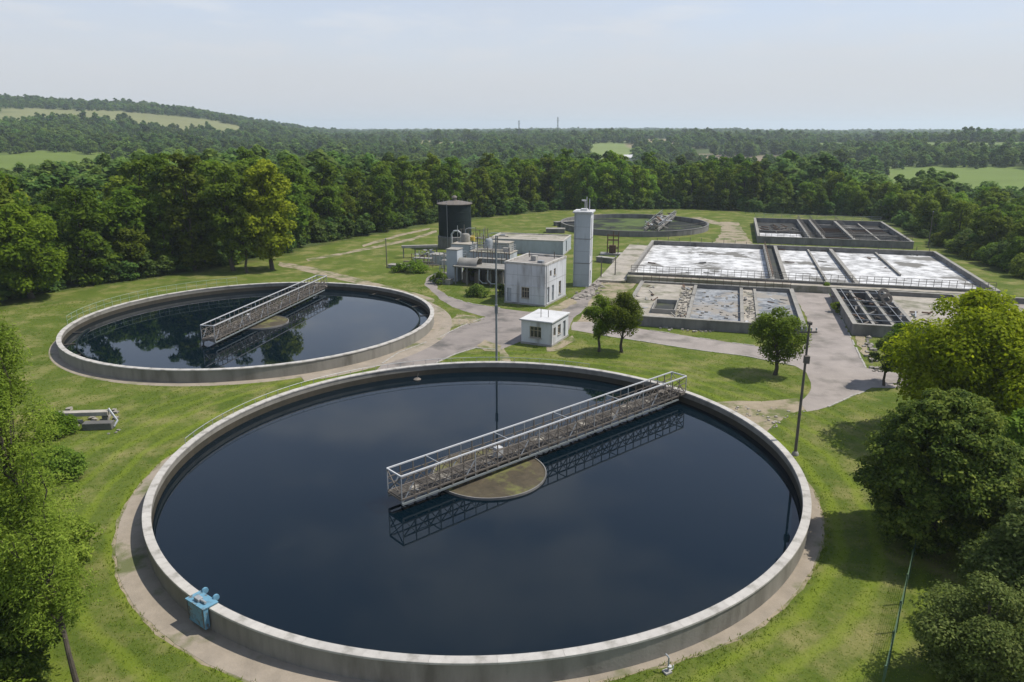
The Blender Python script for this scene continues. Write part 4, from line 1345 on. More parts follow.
# broken pipe frame on the lawn at the left
pf = empty('broken_beam', (*(-32.11, 52.40), 0), math.radians(5), 'broken pale concrete beam and leaning pipe frame on the lawn at left', 'frame')
pf.scale = (1.1, 1.1, 1.1)
MB().box(-1.9, 1.5, .35, .85, .55, .85).build('beam', 'rubble', pf, bevel=.03)
bar(pf, 'support', (-1.6, .6, 0), (-1.6, .6, .6), .4, .4, 'old_wall')
bar(pf, 'support', (1.2, .6, 0), (1.2, .6, .6), .3, .3, 'old_wall')
MB().tube([(1.5, .6, 1.0), (2.1, .3, .2), (2.2, -.6, .1)], .08, 8).build('pipe', 'galvanised', pf, smooth=True)
MB().box(.3, 2.2, -.9, -.3, 0, .5).build('block', 'old_wall', pf, bevel=.04)
poly_z = 0
rubble([(-35.68, 55.73), (-30.68, 55.73), (-28.08, 50.50), (-32.72, 51.63)], 26, .08, .3, 'stones around the broken beam on the left lawn')


# ------------------------------------------------------------------ poles, fences, masts
def lamp_pole(base, h, r, mat, label, head):
    t = empty('lamp_pole', (*base, 0), 0, label, 'pole')
    MB().tube([(0, 0, 0), (0, 0, h * .5), (0, 0, h)], [r, r * .85, r * .6], 10).build('shaft', mat, t, smooth=True)
    MB().lathe([(0, 0), (r * 2.2, 0), (r * 2.2, .12), (r * 1.2, .3)], 12).build('foot', 'concrete', t, smooth=True)
    if head == 'cross':
        bar(t, 'cross_arm', (-.55, 0, h - .5), (.55, 0, h - .5), .09, .09, 'dark_steel')
        for x in (-.48, -.16, .16, .48):
            MB().lathe([(.03, 0), (.03, .1), (.06, .12), (.06, .22), (0, .26)], 8).build('insulator', 'galvanised', t, loc=(x, 0, h - .45))
        MB().box(-.16, .16, -.3, .0, h * .72, h * .72 + .5).build('junction_box', 'dark_steel', t)
        MB().box(-.12, .12, -.16, .16, h, h + .2).build('lamp_head', 'dark_steel', t, bevel=.02)
    else:
        bar(t, 'bracket', (0, 0, h - .1), (.5, 0, h + .05), .05, .05, mat)
        MB().box(.4, .85, -.1, .1, h, h + .12).build('lamp_head', 'galvanised', t, bevel=.02)
        MB().box(-.14, .14, -.2, .0, 5.2, 6.0).build('junction_box', 'pole_steel', t, bevel=.02)
    return t


lamp_pole((-1.44, 66.9), 12.3, .11, 'pole_steel', 'tall thin grey lamp pole by the far rim of the foreground tank', 'lamp')
lamp_pole((19.34, 47.2), 9.2, .105, 'pole_wood', 'dark utility pole with crossarm right of the foreground tank', 'cross')
for k, (p, h, lab) in enumerate((((-20.03, 118.85), 4.6, 'thin pole at the left end of the low concrete slab'), ((13.22, 109.69), 3.2, 'short pole at the foot of the tower by the alley'), ((15.50, 111.26), 3.0, 'short pole between the alley and the limewashed basin'),
                                 ((78.54, 141.08), 6.5, 'thin pole at the far corner of the limewashed basin'))):
    t = empty('post', (*p, 0), 0, lab, 'pole')
    MB().tube([(0, 0, 0), (0, 0, h)], [.09, .06], 8).build('shaft', 'pole_wood', t, smooth=True)
    MB().lathe([(0, 0), (.12, .02), (.12, .14), (0, .2)], 8).build('cap', 'galvanised', t, loc=(0, 0, h))


def wire_fence(p, q, n, h, label):
    p, q = Vector((*p, 0)), Vector((*q, 0))
    t = empty('wire_fence', p, 0, label, 'fence')
    d = q - p
    for i in range(n + 1):
        a = d * (i / n)
        bar(t, 'post', a, a + Vector((0, 0, h + .1)), .06, .06, 'green_wire')
    nrm = Vector((-d.y, d.x, 0)).normalized()
    for k in range(9):
        z = .12 + (h - .12) * k / 8
        bar(t, 'wire', Vector((0, 0, z)), d + Vector((0, 0, z)), .012, .012, 'green_wire')
    m = int(d.length / .22)
    mb = MB()
    for i in range(m):
        a = d * ((i + .5) / m)
        u = d.normalized() * .005
        mb.add([a - u + Vector((0, 0, .1)), a + u + Vector((0, 0, .1)), a + u + Vector((0, 0, h)), a - u + Vector((0, 0, h))], [(0, 1, 2, 3)])
    tag(mb.build('mesh_wires', 'green_wire', t), kind='stuff')
    return t


wire_fence((14.36, 24.35), (20.97, 34.61), 5, 1.5, 'green wire mesh fence running up the right hand lawn to the dark tree')
wire_fence((83.64, 146.24), (76.78, 103.14), 16, 1.6, 'green wire fence beyond the far right corner of the limewashed basin')
wire_fence((61.06, 198.19), (94.22, 193.50), 14, 1.6, 'wire fence at the edge of the wood behind the sludge basin')


def lattice_mast(x, y, z, h, label):
    t = empty('lattice_mast', (x, y, z), 0, label, 'mast')
    b = 2.2
    cs_ = [(-1, -1), (1, -1), (1, 1), (-1, 1)]
    for sx_, sy_ in cs_:
        bar(t, 'leg', (sx_ * b / 2, sy_ * b / 2, 0), (sx_ * .25, sy_ * .25, h), .35, .35, 'pole_steel')
    n = 7
    for i in range(n):
        f0, f1 = i / n, (i + 1) / n
        w0, w1 = b / 2 + (.25 - b / 2) * f0, b / 2 + (.25 - b / 2) * f1
        for k in range(4):
            a, c = cs_[k], cs_[(k + 1) % 4]
            bar(t, 'brace', (a[0] * w0, a[1] * w0, h * f0), (c[0] * w1, c[1] * w1, h * f1), .18, .18, 'pole_steel')
    for zz, l in ((.86, 4), (.94, 2.8)):
        bar(t, 'arm', (-l / 2, 0, h * zz), (l / 2, 0, h * zz), .3, .3, 'pole_steel')
    return t


for x, y, h, lab in ((61, 1040, 31, 'taller distant lattice mast on the skyline'), (9.5, 1060, 27, 'shorter distant lattice mast on the skyline left of the other')):
    lattice_mast(x, y, float(terrain(x, y)), h, lab)


# ------------------------------------------------------------------ trees
def crown_mesh(name, h, r, base, nlobes, nleaf, leaf, mat, seed, peak=.45, power=.7, lobe=(.26, .44), droop=0.0, flat=.8, lean=(0, 0), hole=0.0, skirt=.12, shell=.05, slim=(.45, .75)):
    """leaf clumps spread through lobes of an uneven crown; returns mesh and the lobe centres"""
    g = np.random.default_rng(seed)
    t = np.clip(g.beta(1.5, 1.35, nlobes), .02, .98)
    env = np.where(t < peak, np.sin(t / peak * PI / 2), np.cos((t - peak) / (1 - peak) * PI / 2)) ** power
    env = np.maximum(env, np.where(t < peak, skirt, .12))
    ang = g.uniform(0, 2 * PI, nlobes) + np.arange(nlobes) * 2.4
    rad = np.sqrt(g.uniform(shell, 1, nlobes)) * env * r * .74
    z = h * (base + (1 - base) * (t * .93 + .03))
    C = np.stack([rad * np.cos(ang) + lean[0] * z / h, rad * np.sin(ang) + lean[1] * z / h, z], 1)
    LR = g.uniform(*lobe, nlobes) * r * (.55 + .5 * env)
    k = max(1, nleaf // nlobes)
    W = (LR / LR.mean()) ** 2
    cnt = np.maximum(8, (k * W).astype(int))
    idx = np.repeat(np.arange(nlobes), cnt)
    n = len(idx)
    d = g.normal(size=(n, 3))
    d /= np.linalg.norm(d, axis=1)[:, None]
    d[:, 2] = np.where((d[:, 2] < -.25) & (g.random(n) < .6), -d[:, 2], d[:, 2])
    rr = LR[idx] * (g.uniform(.35, 1, n) ** .5) * g.uniform(.85, 1.12, n)
    P = C[idx] + d * rr[:, None] * np.array([1, 1, flat])
    if droop:
        P[:, 2] -= droop * (np.hypot(d[:, 0], d[:, 1]) * rr) * g.uniform(.2, 1.6, n)
    P[:, 2] = np.maximum(P[:, 2], .08 * leaf + h * base * .35)
    if hole:
        keep = g.random(n) > hole
        P, d, n = P[keep], d[keep], int(keep.sum())
    nv = d * .7 + g.normal(size=(n, 3)) * .42 + np.array([0, 0, .55])
    nv /= np.linalg.norm(nv, axis=1)[:, None]
    a = np.cross(nv, g.normal(size=(n, 3)))
    a /= np.linalg.norm(a, axis=1)[:, None]
    b = np.cross(nv, a)
    s = leaf * g.uniform(.6, 1.35, n)[:, None]
    w = s * g.uniform(*slim, n)[:, None]
    bend = nv * s * .18
    V = np.stack([P - a * s, P - b * w - bend, P + a * s, P + b * w - bend], 1).reshape(-1, 3)
    F = np.arange(n * 4).reshape(-1, 4)
    return np_mesh(name, V, F, mat), C


def trunk_mesh(h, tr, C, seed, nlimb=14, mat='bark', lean=(0, 0), top=.86, wob=.02):
    g = random.Random(seed)
    mb = MB()
    sp = []
    m = 8
    for i in range(m + 1):
        f = i / m * top
        sp.append(Vector((lean[0] * f + g.uniform(-1, 1) * wob * h * (f > 0), lean[1] * f + g.uniform(-1, 1) * wob * h * (f > 0), h * f - .15 * (i == 0))))
    mb.tube(sp, [tr * (1.25 if i == 0 else 1) * (1 - .88 * i / m) + .012 for i in range(m + 1)], 8)
    idx = list(range(len(C)))
    g.shuffle(idx)
    for k in idx[:nlimb]:
        c = Vector(C[k])
        f = min(max((c.z / h) * .62, .12), top * .9)
        i = int(f / top * m)
        st = sp[i].lerp(sp[min(i + 1, m)], f / top * m - i)
        mid = st.lerp(c, .5) + Vector((g.uniform(-1, 1), g.uniform(-1, 1), g.uniform(0, 1))) * (c - st).length * .12
        r0 = tr * .45 * (1 - f)
        mb.tube([st, mid, c], [r0 + .012, r0 * .6 + .01, .012], 5)
    me = mb.mesh(mat, 'trunk')
    return me


def plant_tree(name, x, y, label, cat, crown, trunk, rz=0, sc=1.0, group=None, z=0.0):
    t = empty(name, (x, y, z), rz, label, cat, group)
    t.scale = (sc, sc, sc)
    link('trunk', trunk, t)
    link('crown', crown, t)
    return t


def solo(name, pos, label, h, r, base, mat, seed, nleaf, leaf, nlobes=40, tr=.16, cat='tree', bark='bark', nlimb=16, lean=(0, 0), **kw):
    cm, C = crown_mesh('crown', h, r, base, nlobes, nleaf, leaf, mat, seed, lean=lean, **kw)
    tm = trunk_mesh(h, tr, C, seed, nlimb, bark, lean)
    return plant_tree(name, pos[0], pos[1], label, cat, cm, tm)


# trees on the lawns
solo('lawn_tree', (8.69, 71.9), 'left of two small green trees beside the hut', 5.8, 2.05, .24, 'leaf_mid', 21, 11000, .10, 40, .13, hole=.3, lobe=(.2, .36), flat=1.0)
solo('lawn_tree', (10.95, 71.7), 'right of two small green trees beside the hut', 6.1, 2.35, .24, 'leaf_mid', 22, 13000, .10, 46, .14, hole=.3, lobe=(.2, .36), flat=1.0)
solo('lawn_tree', (23.82, 64.6), 'round green tree alone on the lawn beside the lane', 6.2, 3.0, .2, 'leaf_mid', 23, 20000, .10, 66, .18, hole=.3, lobe=(.18, .32), flat=1.0)
solo('dark_sapling', (32.3, 61.6), 'thin dark sapling at the lane corner below the channel basin', 4.6, 1.7, .3, 'leaf_dark', 24, 3800, .12, 18, .11, hole=.2)
solo('dark_sapling', (33.8, 62.2), 'second dark sapling at the lane corner, nearer the bright yellow tree', 5.4, 2.0, .3, 'leaf_mid', 25, 4600, .12, 20, .11, hole=.2)
solo('broad_tree', (32.2, 49.4), 'bright yellow green broad tree at the right edge', 10.9, 6.5, .06, 'leaf_yellow', 26, 70000, .135, 120, .3, lobe=(.17, .30), peak=.4, power=.6)
solo('broad_tree', (43.0, 56.5), 'yellow green tree half hidden at the right edge behind the bright one', 8.6, 5.0, .06, 'leaf_yellow', 27, 16000, .19, 50, .25, lobe=(.18, .32))
solo('dense_tree', (22.5, 36.0), 'dense dark green dome shaped tree right of the foreground tank', 8.8, 4.6, .0, 'leaf_dark', 28, 90000, .10, 300, .25, lobe=(.13, .20), peak=.34, power=.42, shell=.3, skirt=.8, flat=.55)
solo('thicket_bush', (18.6, 25.3), 'grey green bush inside the fence at the bottom right corner', 4.5, 3.2, .02, 'leaf_grey', 29, 40000, .065, 80, .1, cat='bush', lobe=(.16, .3), peak=.3, power=.6, hole=.15)
solo('thicket_bush', (22.9, 28.6), 'tall dark bush at the right edge below the dome shaped tree', 6.6, 3.3, .02, 'leaf_grey', 30, 30000, .09, 80, .12, cat='bush', lobe=(.16, .3), peak=.35, power=.6)
solo('thicket_bush', (25.8, 32.5), 'dark bush behind the fence right of the dome shaped tree', 6.0, 3.2, .02, 'leaf_dark', 31, 20000, .10, 60, .12, cat='bush', lobe=(.16, .3), peak=.35, power=.6)
solo('thicket_bush', (29.5, 39.5), 'mixed green bush between the dome shaped tree and the yellow one', 6.2, 3.3, .02, 'leaf_mid', 32, 16000, .13, 50, .12, cat='bush', lobe=(.16, .3), peak=.35, power=.6)
solo('willow_tree', (-17.0, 24.6), 'feathery light green tree with slender trunk at the left edge', 17.4, 2.5, .10, 'leaf_light', 33, 70000, .075, 150, .09, bark='bark', lobe=(.20, .36), droop=1.0, peak=.42, power=.5, lean=(-4.2, 2.8), nlimb=40, hole=.1, slim=(.22, .4))
solo('willow_tree', (-23.6, 28.5), 'darker feathery tree behind the slender one at the left edge', 12.2, 3.6, .0, 'leaf_mid', 34, 60000, .08, 110, .2, lobe=(.18, .34), droop=.8, peak=.4, power=.5, slim=(.25, .45), skirt=.7)
solo('shrub', (-19.9, 25.6), 'dark bushy undergrowth at the foot of the slender left edge tree', 4.6, 2.3, .0, 'leaf_dark', 77, 26000, .075, 70, .08, cat='shrub', lobe=(.2, .34), peak=.35, skirt=.7)
solo('shrub', (-23.2, 34.0), 'loose light green shrub at the foot of the left edge trees', 2.2, 2.4, .02, 'leaf_light', 35, 12000, .085, 44, .08, cat='shrub', lobe=(.2, .36), peak=.3, hole=.15)
solo('shrub', (-29.0, 43.6), 'light green shrub on the left lawn below the broken beam', 2.0, 2.2, .02, 'leaf_light', 36, 9000, .095, 40, .08, cat='shrub', lobe=(.2, .36), peak=.3, hole=.2)
solo('shrub', (-33.2, 51.0), 'dark weedy shrub around the broken beam on the left lawn', 1.5, 1.7, .02, 'leaf_mid', 37, 4000, .09, 24, .05, cat='shrub', lobe=(.25, .4), peak=.3)
solo('shrub', (-39.0, 52.0), 'green shrub at the left edge level with the broken beam', 5.0, 3.2, .02, 'leaf_mid', 38, 9000, .13, 40, .1, cat='shrub', lobe=(.2, .36), peak=.35)
solo('shrub', (-17.8, 20.6), 'dark green bush in the bottom left corner', 3.4, 2.6, .02, 'leaf_mid', 39, 16000, .075, 50, .08, cat='shrub', lobe=(.2, .34), peak=.3)
solo('tall_tree', (-43.77, 116.5), 'tall dark tree with bare lower trunk behind the second tank', 16.6, 3.9, .12, 'leaf_wood', 40, 9000, .27, 60, .32, lobe=(.24, .42), peak=.55, power=.45, hole=.15)
solo('tall_tree', (-38.0, 117.5), 'tall bright yellow green tree beside the tall dark one', 17.3, 4.9, .06, 'leaf_spring', 41, 13000, .27, 80, .32, lobe=(.2, .36), peak=.48, power=.55)
solo('tall_tree', (-41.0, 114.6), 'slim half bare tree between the tall dark and the bright one', 10.5, 2.6, .18, 'leaf_mid', 42, 4200, .22, 36, .2, lobe=(.24, .42), peak=.5, hole=.2)
solo('round_tree', (-63.2, 96.5), 'big round bright green tree at the far left edge', 12.4, 6.0, .04, 'leaf_spring', 43, 22000, .24, 90, .35, lobe=(.18, .32), peak=.4, power=.55)
solo('shrub', (-5.6, 108.5), 'yellow green sapling growing in front of the canopy shed', 3.2, 1.0, .05, 'leaf_light', 44, 1600, .12, 14, .05, cat='shrub', lobe=(.3, .5), peak=.45)
solo('shrub', (-10.35, 105.96), 'low dark bush at the left corner of the canopy shed', 1.6, 1.6, .02, 'leaf_mid', 45, 1500, .12, 16, .05, cat='shrub', lobe=(.28, .45), peak=.3)
solo('shrub', (-4.54, 97.91), 'round dark bush on the grass island by the yard road', 1.5, 1.9, .02, 'leaf_dark', 46, 1800, .12, 18, .05, cat='shrub', lobe=(.28, .45), peak=.3)
solo('shrub', (-14.96, 115.36), 'weedy bush under the pale elevated flume', 1.8, 2.2, .02, 'leaf_mid', 47, 1600, .13, 18, .05, cat='shrub', lobe=(.28, .45), peak=.3)
solo('shrub', (-17.45, 115.36), 'small weedy bush beside the low concrete slab', 1.3, 1.6, .02, 'leaf_wood', 48, 1200, .13, 16, .05, cat='shrub', lobe=(.28, .45), peak=.3)
solo('shrub', (-1.60, 97.91), 'dark bush against the left wall of the two storey building', 1.8, 1.1, .02, 'leaf_dark', 49, 1300, .12, 14, .05, cat='shrub', lobe=(.28, .45), peak=.3)
for k, (px_, lab) in enumerate((((42.92, 100.46), 'weeds at the far left corner of the channel basin'), ((39.44, 88.82), 'weeds along the grey wall beside the lane'))):
    solo('weed_clump', px_, lab, 1.3, 1.0, .02, 'leaf_mid', 50 + k, 900, .10, 12, .04, cat='weeds', lobe=(.28, .45), peak=.3)
OB = (('leftmost olive bush beyond the far right fence', (82.25, 142.34), 2.6), ('second olive bush from the left beyond the far right fence', (80.78, 135.10), 3.2), ('third olive bush from the left beyond the far right fence', (79.17, 127.50), 2.6),
      ('fourth olive bush from the left beyond the far right fence', (78.88, 122.55), 3.4), ('second olive bush from the right edge beyond the fence', (78.05, 117.08), 2.8), ('rightmost olive bush beyond the far right fence', (76.77, 111.26), 3.4))
for k, (lab, px_, hh) in enumerate(OB):
    solo('olive_bush', px_, lab, hh, 3.0, .0, 'leaf_light' if k % 2 else 'leaf_mid', 60 + k, 3000, .17, 26, .08, cat='bush', lobe=(.24, .4), peak=.3, skirt=.7)

# the wood: six kinds of tree, repeated
KINDS = []
for k, (h, r, base, mat, pk, pw) in enumerate(((14.5, 3.3, .0, 'leaf_wood', .5, .5), (13.0, 3.9, .0, 'leaf_wood', .45, .5), (15.5, 2.8, .0, 'leaf_wood', .5, .45),
                                               (11.5, 3.8, .03, 'leaf_wood', .4, .55), (12.5, 3.2, .0, 'leaf_mid', .5, .5), (10.0, 3.9, .02, 'leaf_mid', .38, .55))):
    cm, C = crown_mesh('crown', h, r, base, 40, 4200, .30, mat, 100 + k, lobe=(.26, .44), peak=pk, power=pw * .7, skirt=.9)
    KINDS.append((h, cm, trunk_mesh(h, .22, C, 100 + k, 10)))


def poly_dist(X, Y):
    D = np.full(X.shape, 1e9)
    for i in range(len(CLEAR)):
        ax, ay = CLEAR[i - 1]
        bx, by = CLEAR[i]
        dx, dy = bx - ax, by - ay
        t = np.clip(((X - ax) * dx + (Y - ay) * dy) / (dx * dx + dy * dy), 0, 1)
        D = np.minimum(D, np.hypot(X - ax - t * dx, Y - ay - t * dy))
    return D


def wood_points(d0, d1, step0, grow, lim=.80):
    """jittered points over the wooded country, spacing growing with distance"""
    P = []
    d = d0
    while d < d1:
        s = step0 + grow * d
        n = int(2 * math.atan(lim) * d / s)
        a = np.linspace(-math.atan(lim), math.atan(lim), n) + RNG.uniform(-.45, .45, n) * s / d
        dd = d + RNG.uniform(-.45, .45, n) * s
        P.append(np.stack([dd * np.sin(a), dd * np.cos(a)], 1))
        d += s * .9
    P = np.concatenate(P)
    X, Y = P[:, 0], P[:, 1]
    glade = np.sin(X / 71 + 1.9 * np.sin(Y / 97)) * np.cos(Y / 83 + 1.6 * np.sin(X / 64)) + .35 * np.sin(X / 19) * np.cos(Y / 23)
    ok = ~np_inside(CLEAR, X, Y) & ~in_field(X, Y) & ~((glade > .80) & (np.hypot(X, Y) > 330))
    return P[ok]


near = wood_points(85, 330, 4.5, .004)
nd = poly_dist(near[:, 0], near[:, 1])
near, nd = near[nd > 1.6], nd[nd > 1.6]
bear = near[:, 0] / near[:, 1]
near_ok = (np.abs(bear) < .72)
score = np.where(near_ok, nd + .06 * np.hypot(near[:, 0], near[:, 1]), 1e6)
order = np.argsort(score)
front, rest = order[:290], order[290:]
ZONES = ((-.60, 'beside the big round tree at far left'), (-.46, 'left of the tall dark tree'), (-.30, 'behind the tall pair of trees'), (-.17, 'above the footpath behind the second tank'),
         (-.05, 'directly behind the dark cylindrical tank'), (.07, 'behind the low building'), (.17, 'behind the derelict round tank'), (.29, 'behind the dirt field track'), (.42, 'behind the sludge basin'), (.55, 'right of the sludge basin'), (9, 'right of the limewashed basin'))
LOOK = ('tall oval tree', 'tall broad tree', 'tall slim tree', 'round headed tree', 'light green oval tree', 'low light green round tree')
for i in front:
    x, y = near[i]
    b = bear[i]
    pr = (.26, .22, .22, .12, .12, .06) if b < .35 else (.04, .12, .04, .18, .30, .32)
    kk = RNG.choice(6, p=pr)
    h, cm, tm = KINDS[kk]
    zn = next(z for lim, z in ZONES if b < lim)
    lab = LOOK[kk] + (' fronting the wood ' if nd[i] < 7 else ' inside the wood ') + zn
    grp = 'wood ' + zn
    sc = RNG.uniform(.66, 1.18) * (1.06 if b < -.28 else .92 if b < .35 else .80 if b < .45 else .66)
    t = empty('wood_tree', (x, y, float(terrain(x, y))), RNG.uniform(0, 6.28), lab, 'tree', grp)
    t.scale = (sc * RNG.uniform(.9, 1.15), sc * RNG.uniform(.9, 1.15), sc)
    link('trunk', tm, t)
    link('crown', cm, t)

# everything beyond reads as one mass of woodland
FARK = []
for k, (h, r, mat) in enumerate(((11.5, 4.2, 'leaf_far'), (10.0, 4.8, 'leaf_far'), (13.5, 3.4, 'leaf_far'))):
    FARK.append(crown_mesh('crown', h, r, .02, 26, 1500, .55, mat, 140 + k, lobe=(.30, .48), peak=.42, power=.5, skirt=.7)[0])


def scatter_nodes(name, meshes):
    ng = bpy.data.node_groups.new(name, 'GeometryNodeTree')
    ng.interface.new_socket('Geometry', in_out='INPUT', socket_type='NodeSocketGeometry')
    ng.interface.new_socket('Geometry', in_out='OUTPUT', socket_type='NodeSocketGeometry')
    N, L = ng.nodes, ng.links
    gi, go = N.new('NodeGroupInput'), N.new('NodeGroupOutput')
    iop = N.new('GeometryNodeInstanceOnPoints')
    gti = N.new('GeometryNodeGeometryToInstance')
    for o in meshes[::-1]:
        oi = N.new('GeometryNodeObjectInfo')
        oi.inputs['Object'].default_value = o
        oi.transform_space = 'ORIGINAL'
        oi.inputs['As Instance'].default_value = False
        L.new(oi.outputs['Geometry'], gti.inputs[0])
    iop.inputs['Pick Instance'].default_value = True

    def attr(nm, ty):
        a = N.new('GeometryNodeInputNamedAttribute')
        a.data_type = ty
        a.inputs['Name'].default_value = nm
        return a.outputs['Attribute']
    L.new(gi.outputs[0], iop.inputs['Points'])
    L.new(gti.outputs[0], iop.inputs['Instance'])
    L.new(attr('kind_index', 'INT'), iop.inputs['Instance Index'])
    eu = N.new('FunctionNodeEulerToRotation')
    L.new(attr('turn', 'FLOAT_VECTOR'), eu.inputs[0])
    L.new(eu.outputs[0], iop.inputs['Rotation'])
    L.new(attr('size', 'FLOAT_VECTOR'), iop.inputs['Scale'])
    L.new(iop.outputs[0], go.inputs[0])
    return ng


# undergrowth along the foot of the wood
ex = []
for i in range(2, len(CLEAR) - 2):
    a, b = np.array(CLEAR[i]), np.array(CLEAR[i + 1])
    L_ = np.linalg.norm(b - a)
    nn = int(L_ / 1.1)
    t_ = RNG.random(nn)
    nrm = np.array([-(b - a)[1], (b - a)[0]]) / L_
    ex.append(a + (b - a) * t_[:, None] + nrm * RNG.uniform(.4, 5.0, nn)[:, None])
ex = np.concatenate(ex)
ex = ex[~np_inside(CLEAR, ex[:, 0], ex[:, 1])]
n_ex = len(ex)
far = np.concatenate([ex, near[rest], wood_points(330, 1000, 7.0, .004), wood_points(1000, 3600, 9.5, .002)])
fz = terrain(far[:, 0], far[:, 1])
fd = np.hypot(far[:, 0], far[:, 1])
me = bpy.data.meshes.new('woodland')
me.vertices.add(len(far))
me.vertices.foreach_set('co', np.stack([far[:, 0], far[:, 1], fz - .3], 1).astype(np.float32).ravel())
at_ = me.attributes.new('kind_index', 'INT', 'POINT')
at_.data.foreach_set('value', RNG.integers(0, 3, len(far)).astype(np.int32))
at_ = me.attributes.new('turn', 'FLOAT_VECTOR', 'POINT')
at_.data.foreach_set('vector', np.stack([np.zeros(len(far)), np.zeros(len(far)), RNG.uniform(0, 6.28, len(far))], 1).astype(np.float32).ravel())
clump = .5 + .5 * np.sin(far[:, 0] / 37 + 2 * np.sin(far[:, 1] / 61)) * np.cos(far[:, 1] / 43 + 1.7 * np.sin(far[:, 0] / 53))
sc = RNG.uniform(.6, 1.15, len(far)) * (.62 + .62 * clump) * np.where(fd < 330, 1.0, .95)
fb = far[:, 0] / far[:, 1]
sc = np.where((fb > .42) & (fd < 420), sc * .68, sc)
sc[:n_ex] = RNG.uniform(.16, .42, n_ex)
wide = RNG.uniform(1.0, 1.5, len(far)) * (1 + np.clip((fd - 900) / 2600, 0, .6))
at_ = me.attributes.new('size', 'FLOAT_VECTOR', 'POINT')
at_.data.foreach_set('vector', np.stack([sc * wide, sc * wide, sc], 1).astype(np.float32).ravel())
wood = tag(link('woodland', me), 'mass of woodland stretching away behind the works to the skyline', 'woodland', kind='stuff')
srcs = []
for k, (x, y) in enumerate(((-35.0, 640.0), (120.0, 655.0), (260.0, 640.0))):
    t = empty('distant_tree', (x, y, float(terrain(x, y)) - .2), 0, ('distant tree standing out of the woodland left of the middle', 'distant tree standing in the woodland right of the middle', 'distant tree in the woodland above the basins at right')[k], 'tree', 'distant trees')
    srcs.append(link('crown', FARK[k], t))
md = wood.modifiers.new('scatter', 'NODES')
md.node_group = scatter_nodes('woodland_scatter', srcs)

# single trees standing above the skyline
SK = ((-95, 1010, 1.7), (-58, 1020, 1.6), (-150, 1000, 1.3), (-38, 985, 1.2), (33, 1030, 1.2))
for k, (x, y, s) in enumerate(SK):
    t = empty('skyline_tree', (x, y, float(terrain(x, y))), k, ('big dark round tree on the skyline left of the middle', 'second dark round tree on the skyline, right of the biggest', 'dark tree on the skyline at the left of the round pair', 'small tree on the skyline near the shorter mast', 'tree on the skyline between the two masts')[k], 'tree', 'trees on the skyline')
    t.scale = (s, s, s)
    link('trunk', KINDS[3][2], t)
    link('crown', FARK[1], t)

# distant barn among the fields
bx_, by_ = 98.0, 665.0
bz_ = float(terrain(bx_, by_))
bn = empty('barn', (bx_, by_, bz_), .2, 'distant long white barn roof among the fields', 'building')
MB().box(0, 26, 0, 9, -1, 3.2).build('wall', 'white_render', bn)
MB().add([(-.5, -.5, 3.2), (26.5, -.5, 3.2), (26.5, 9.5, 3.2), (-.5, 9.5, 3.2), (-.5, 4.5, 5.6), (26.5, 4.5, 5.6)], [(0, 1, 5, 4), (2, 3, 4, 5), (0, 4, 3), (1, 2, 5)]).build('roof', 'roof_pale', bn)

# ------------------------------------------------------------------ grass
BAS = [[uv(MO, -.3, -.3), uv(MO, MW + .3, -.3), uv(MO, MW + .3, MD + .3), uv(MO, -.3, MD + .3)], [uv(RO, -.3, -.3), uv(RO, 24.3, -.3), uv(RO, 24.3, 20.2), uv(RO, -.3, 20.2)],
       [uv(WO, -4.4, -2.2), uv(WO, WW, -2.2), uv(WO, WW, WD), uv(WO, -4.4, WD)], [(.7, 75.2), (4.2, 73.4), (6.4, 78), (2.8, 79.4)], [(-1.2, 94.1), (4.2, 91.4), (7.5, 98.2), (2, 101)]]


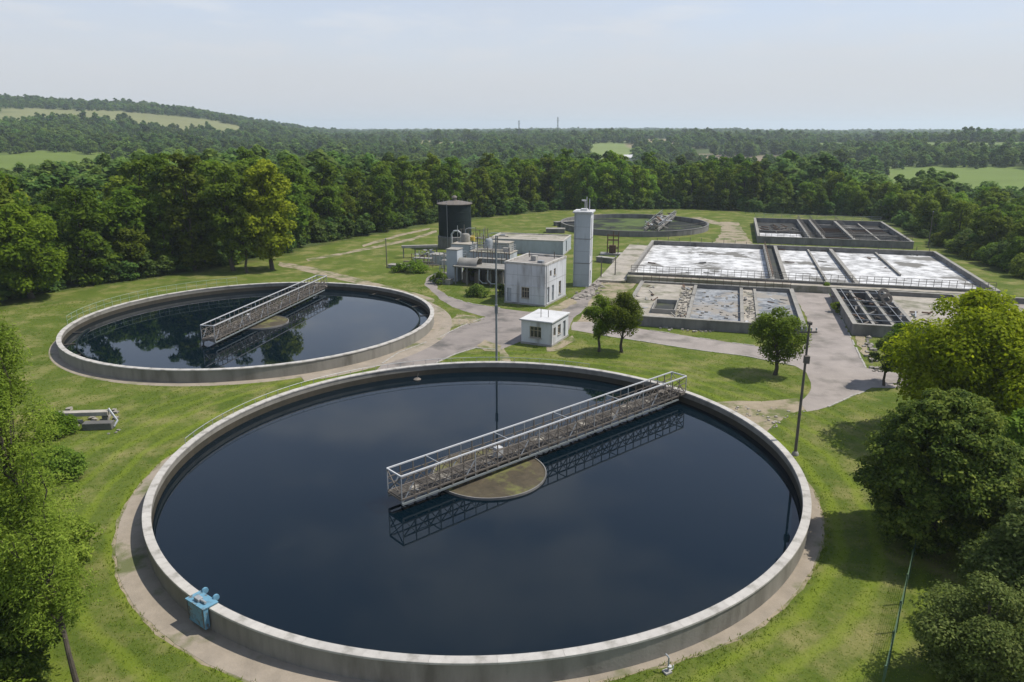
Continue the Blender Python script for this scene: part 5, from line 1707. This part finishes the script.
def grass():
    n = 80000
    g = RNG
    d = 22 + 88 * g.random(n) ** 1.15
    a = g.uniform(-.66, .66, n)
    X, Y = d * np.sin(a), d * np.cos(a)
    ok = np_inside(CLEAR, X, Y)
    aw = np.array([apron_width(v) for v in range(361)])[(np.degrees(np.arctan2(Y - C1[1], X - C1[0])) % 360).astype(int)]
    ok &= (np.hypot(X - C1[0], Y - C1[1]) > R1 + aw + .02) & (np.hypot(X - C2[0], Y - C2[1]) > R2 + .78)
    for poly in ROADS + BAS: ok &= ~np_inside(poly, X, Y)
    edge_ok = ok
    X, Y, d = X[ok], Y[ok], d[ok]
    n = len(X)
    clump = .5 + .5 * np.sin(X * .31 + 1.3 * np.sin(Y * .23)) * np.sin(Y * .27 + 1.1 * np.sin(X * .19))
    edge = np.exp(-np.abs(np.hypot(X - C1[0], Y - C1[1]) - R1 - aw[ok] - .2) / .3)
    hh = (.02 + .03 * g.random(n) + .045 * clump * g.random(n) + .16 * edge * g.random(n)) * (1 + (g.random(n) > .985) * 1.2)
    V, F = [], []
    for k in range(3):
        th = g.uniform(0, 6.28, n)
        w = .014 + .0003 * d
        ox, oy = g.normal(0, .06, n), g.normal(0, .06, n)
        lx, ly = g.normal(0, .45, n) * hh, g.normal(0, .45, n) * hh
        bx, by = X + ox, Y + oy
        V.append(np.stack([np.stack([bx - w * np.cos(th), by - w * np.sin(th), np.zeros(n)], 1), np.stack([bx + w * np.cos(th), by + w * np.sin(th), np.zeros(n)], 1),
                           np.stack([bx + lx, by + ly, hh], 1)], 1).reshape(-1, 3))
    V = np.concatenate(V)
    F = np.arange(len(V)).reshape(-1, 3)
    return tag(link('grass', np_mesh('grass', V, F, 'blade')), 'short rough grass on the lawns around the tanks', 'grass', kind='stuff')


grass()

# ------------------------------------------------------------------ air
hz, nt, b = nodes_of('haze_air')
nt.nodes.remove(b)
pv = nt.nodes.new('ShaderNodeVolumePrincipled')
pv.inputs['Color'].default_value = (0.80, 0.90, 1.0, 1)
pv.inputs['Density'].default_value = 0.00017
pv.inputs['Anisotropy'].default_value = 0.2
nt.links.new(pv.outputs['Volume'], nt.nodes['Material Output'].inputs['Volume'])
MATS['haze_air'] = hz
tag(MB().box(-7500, 7500, -900, 10500, -30, 112).build('haze', 'haze_air'), kind='stuff')
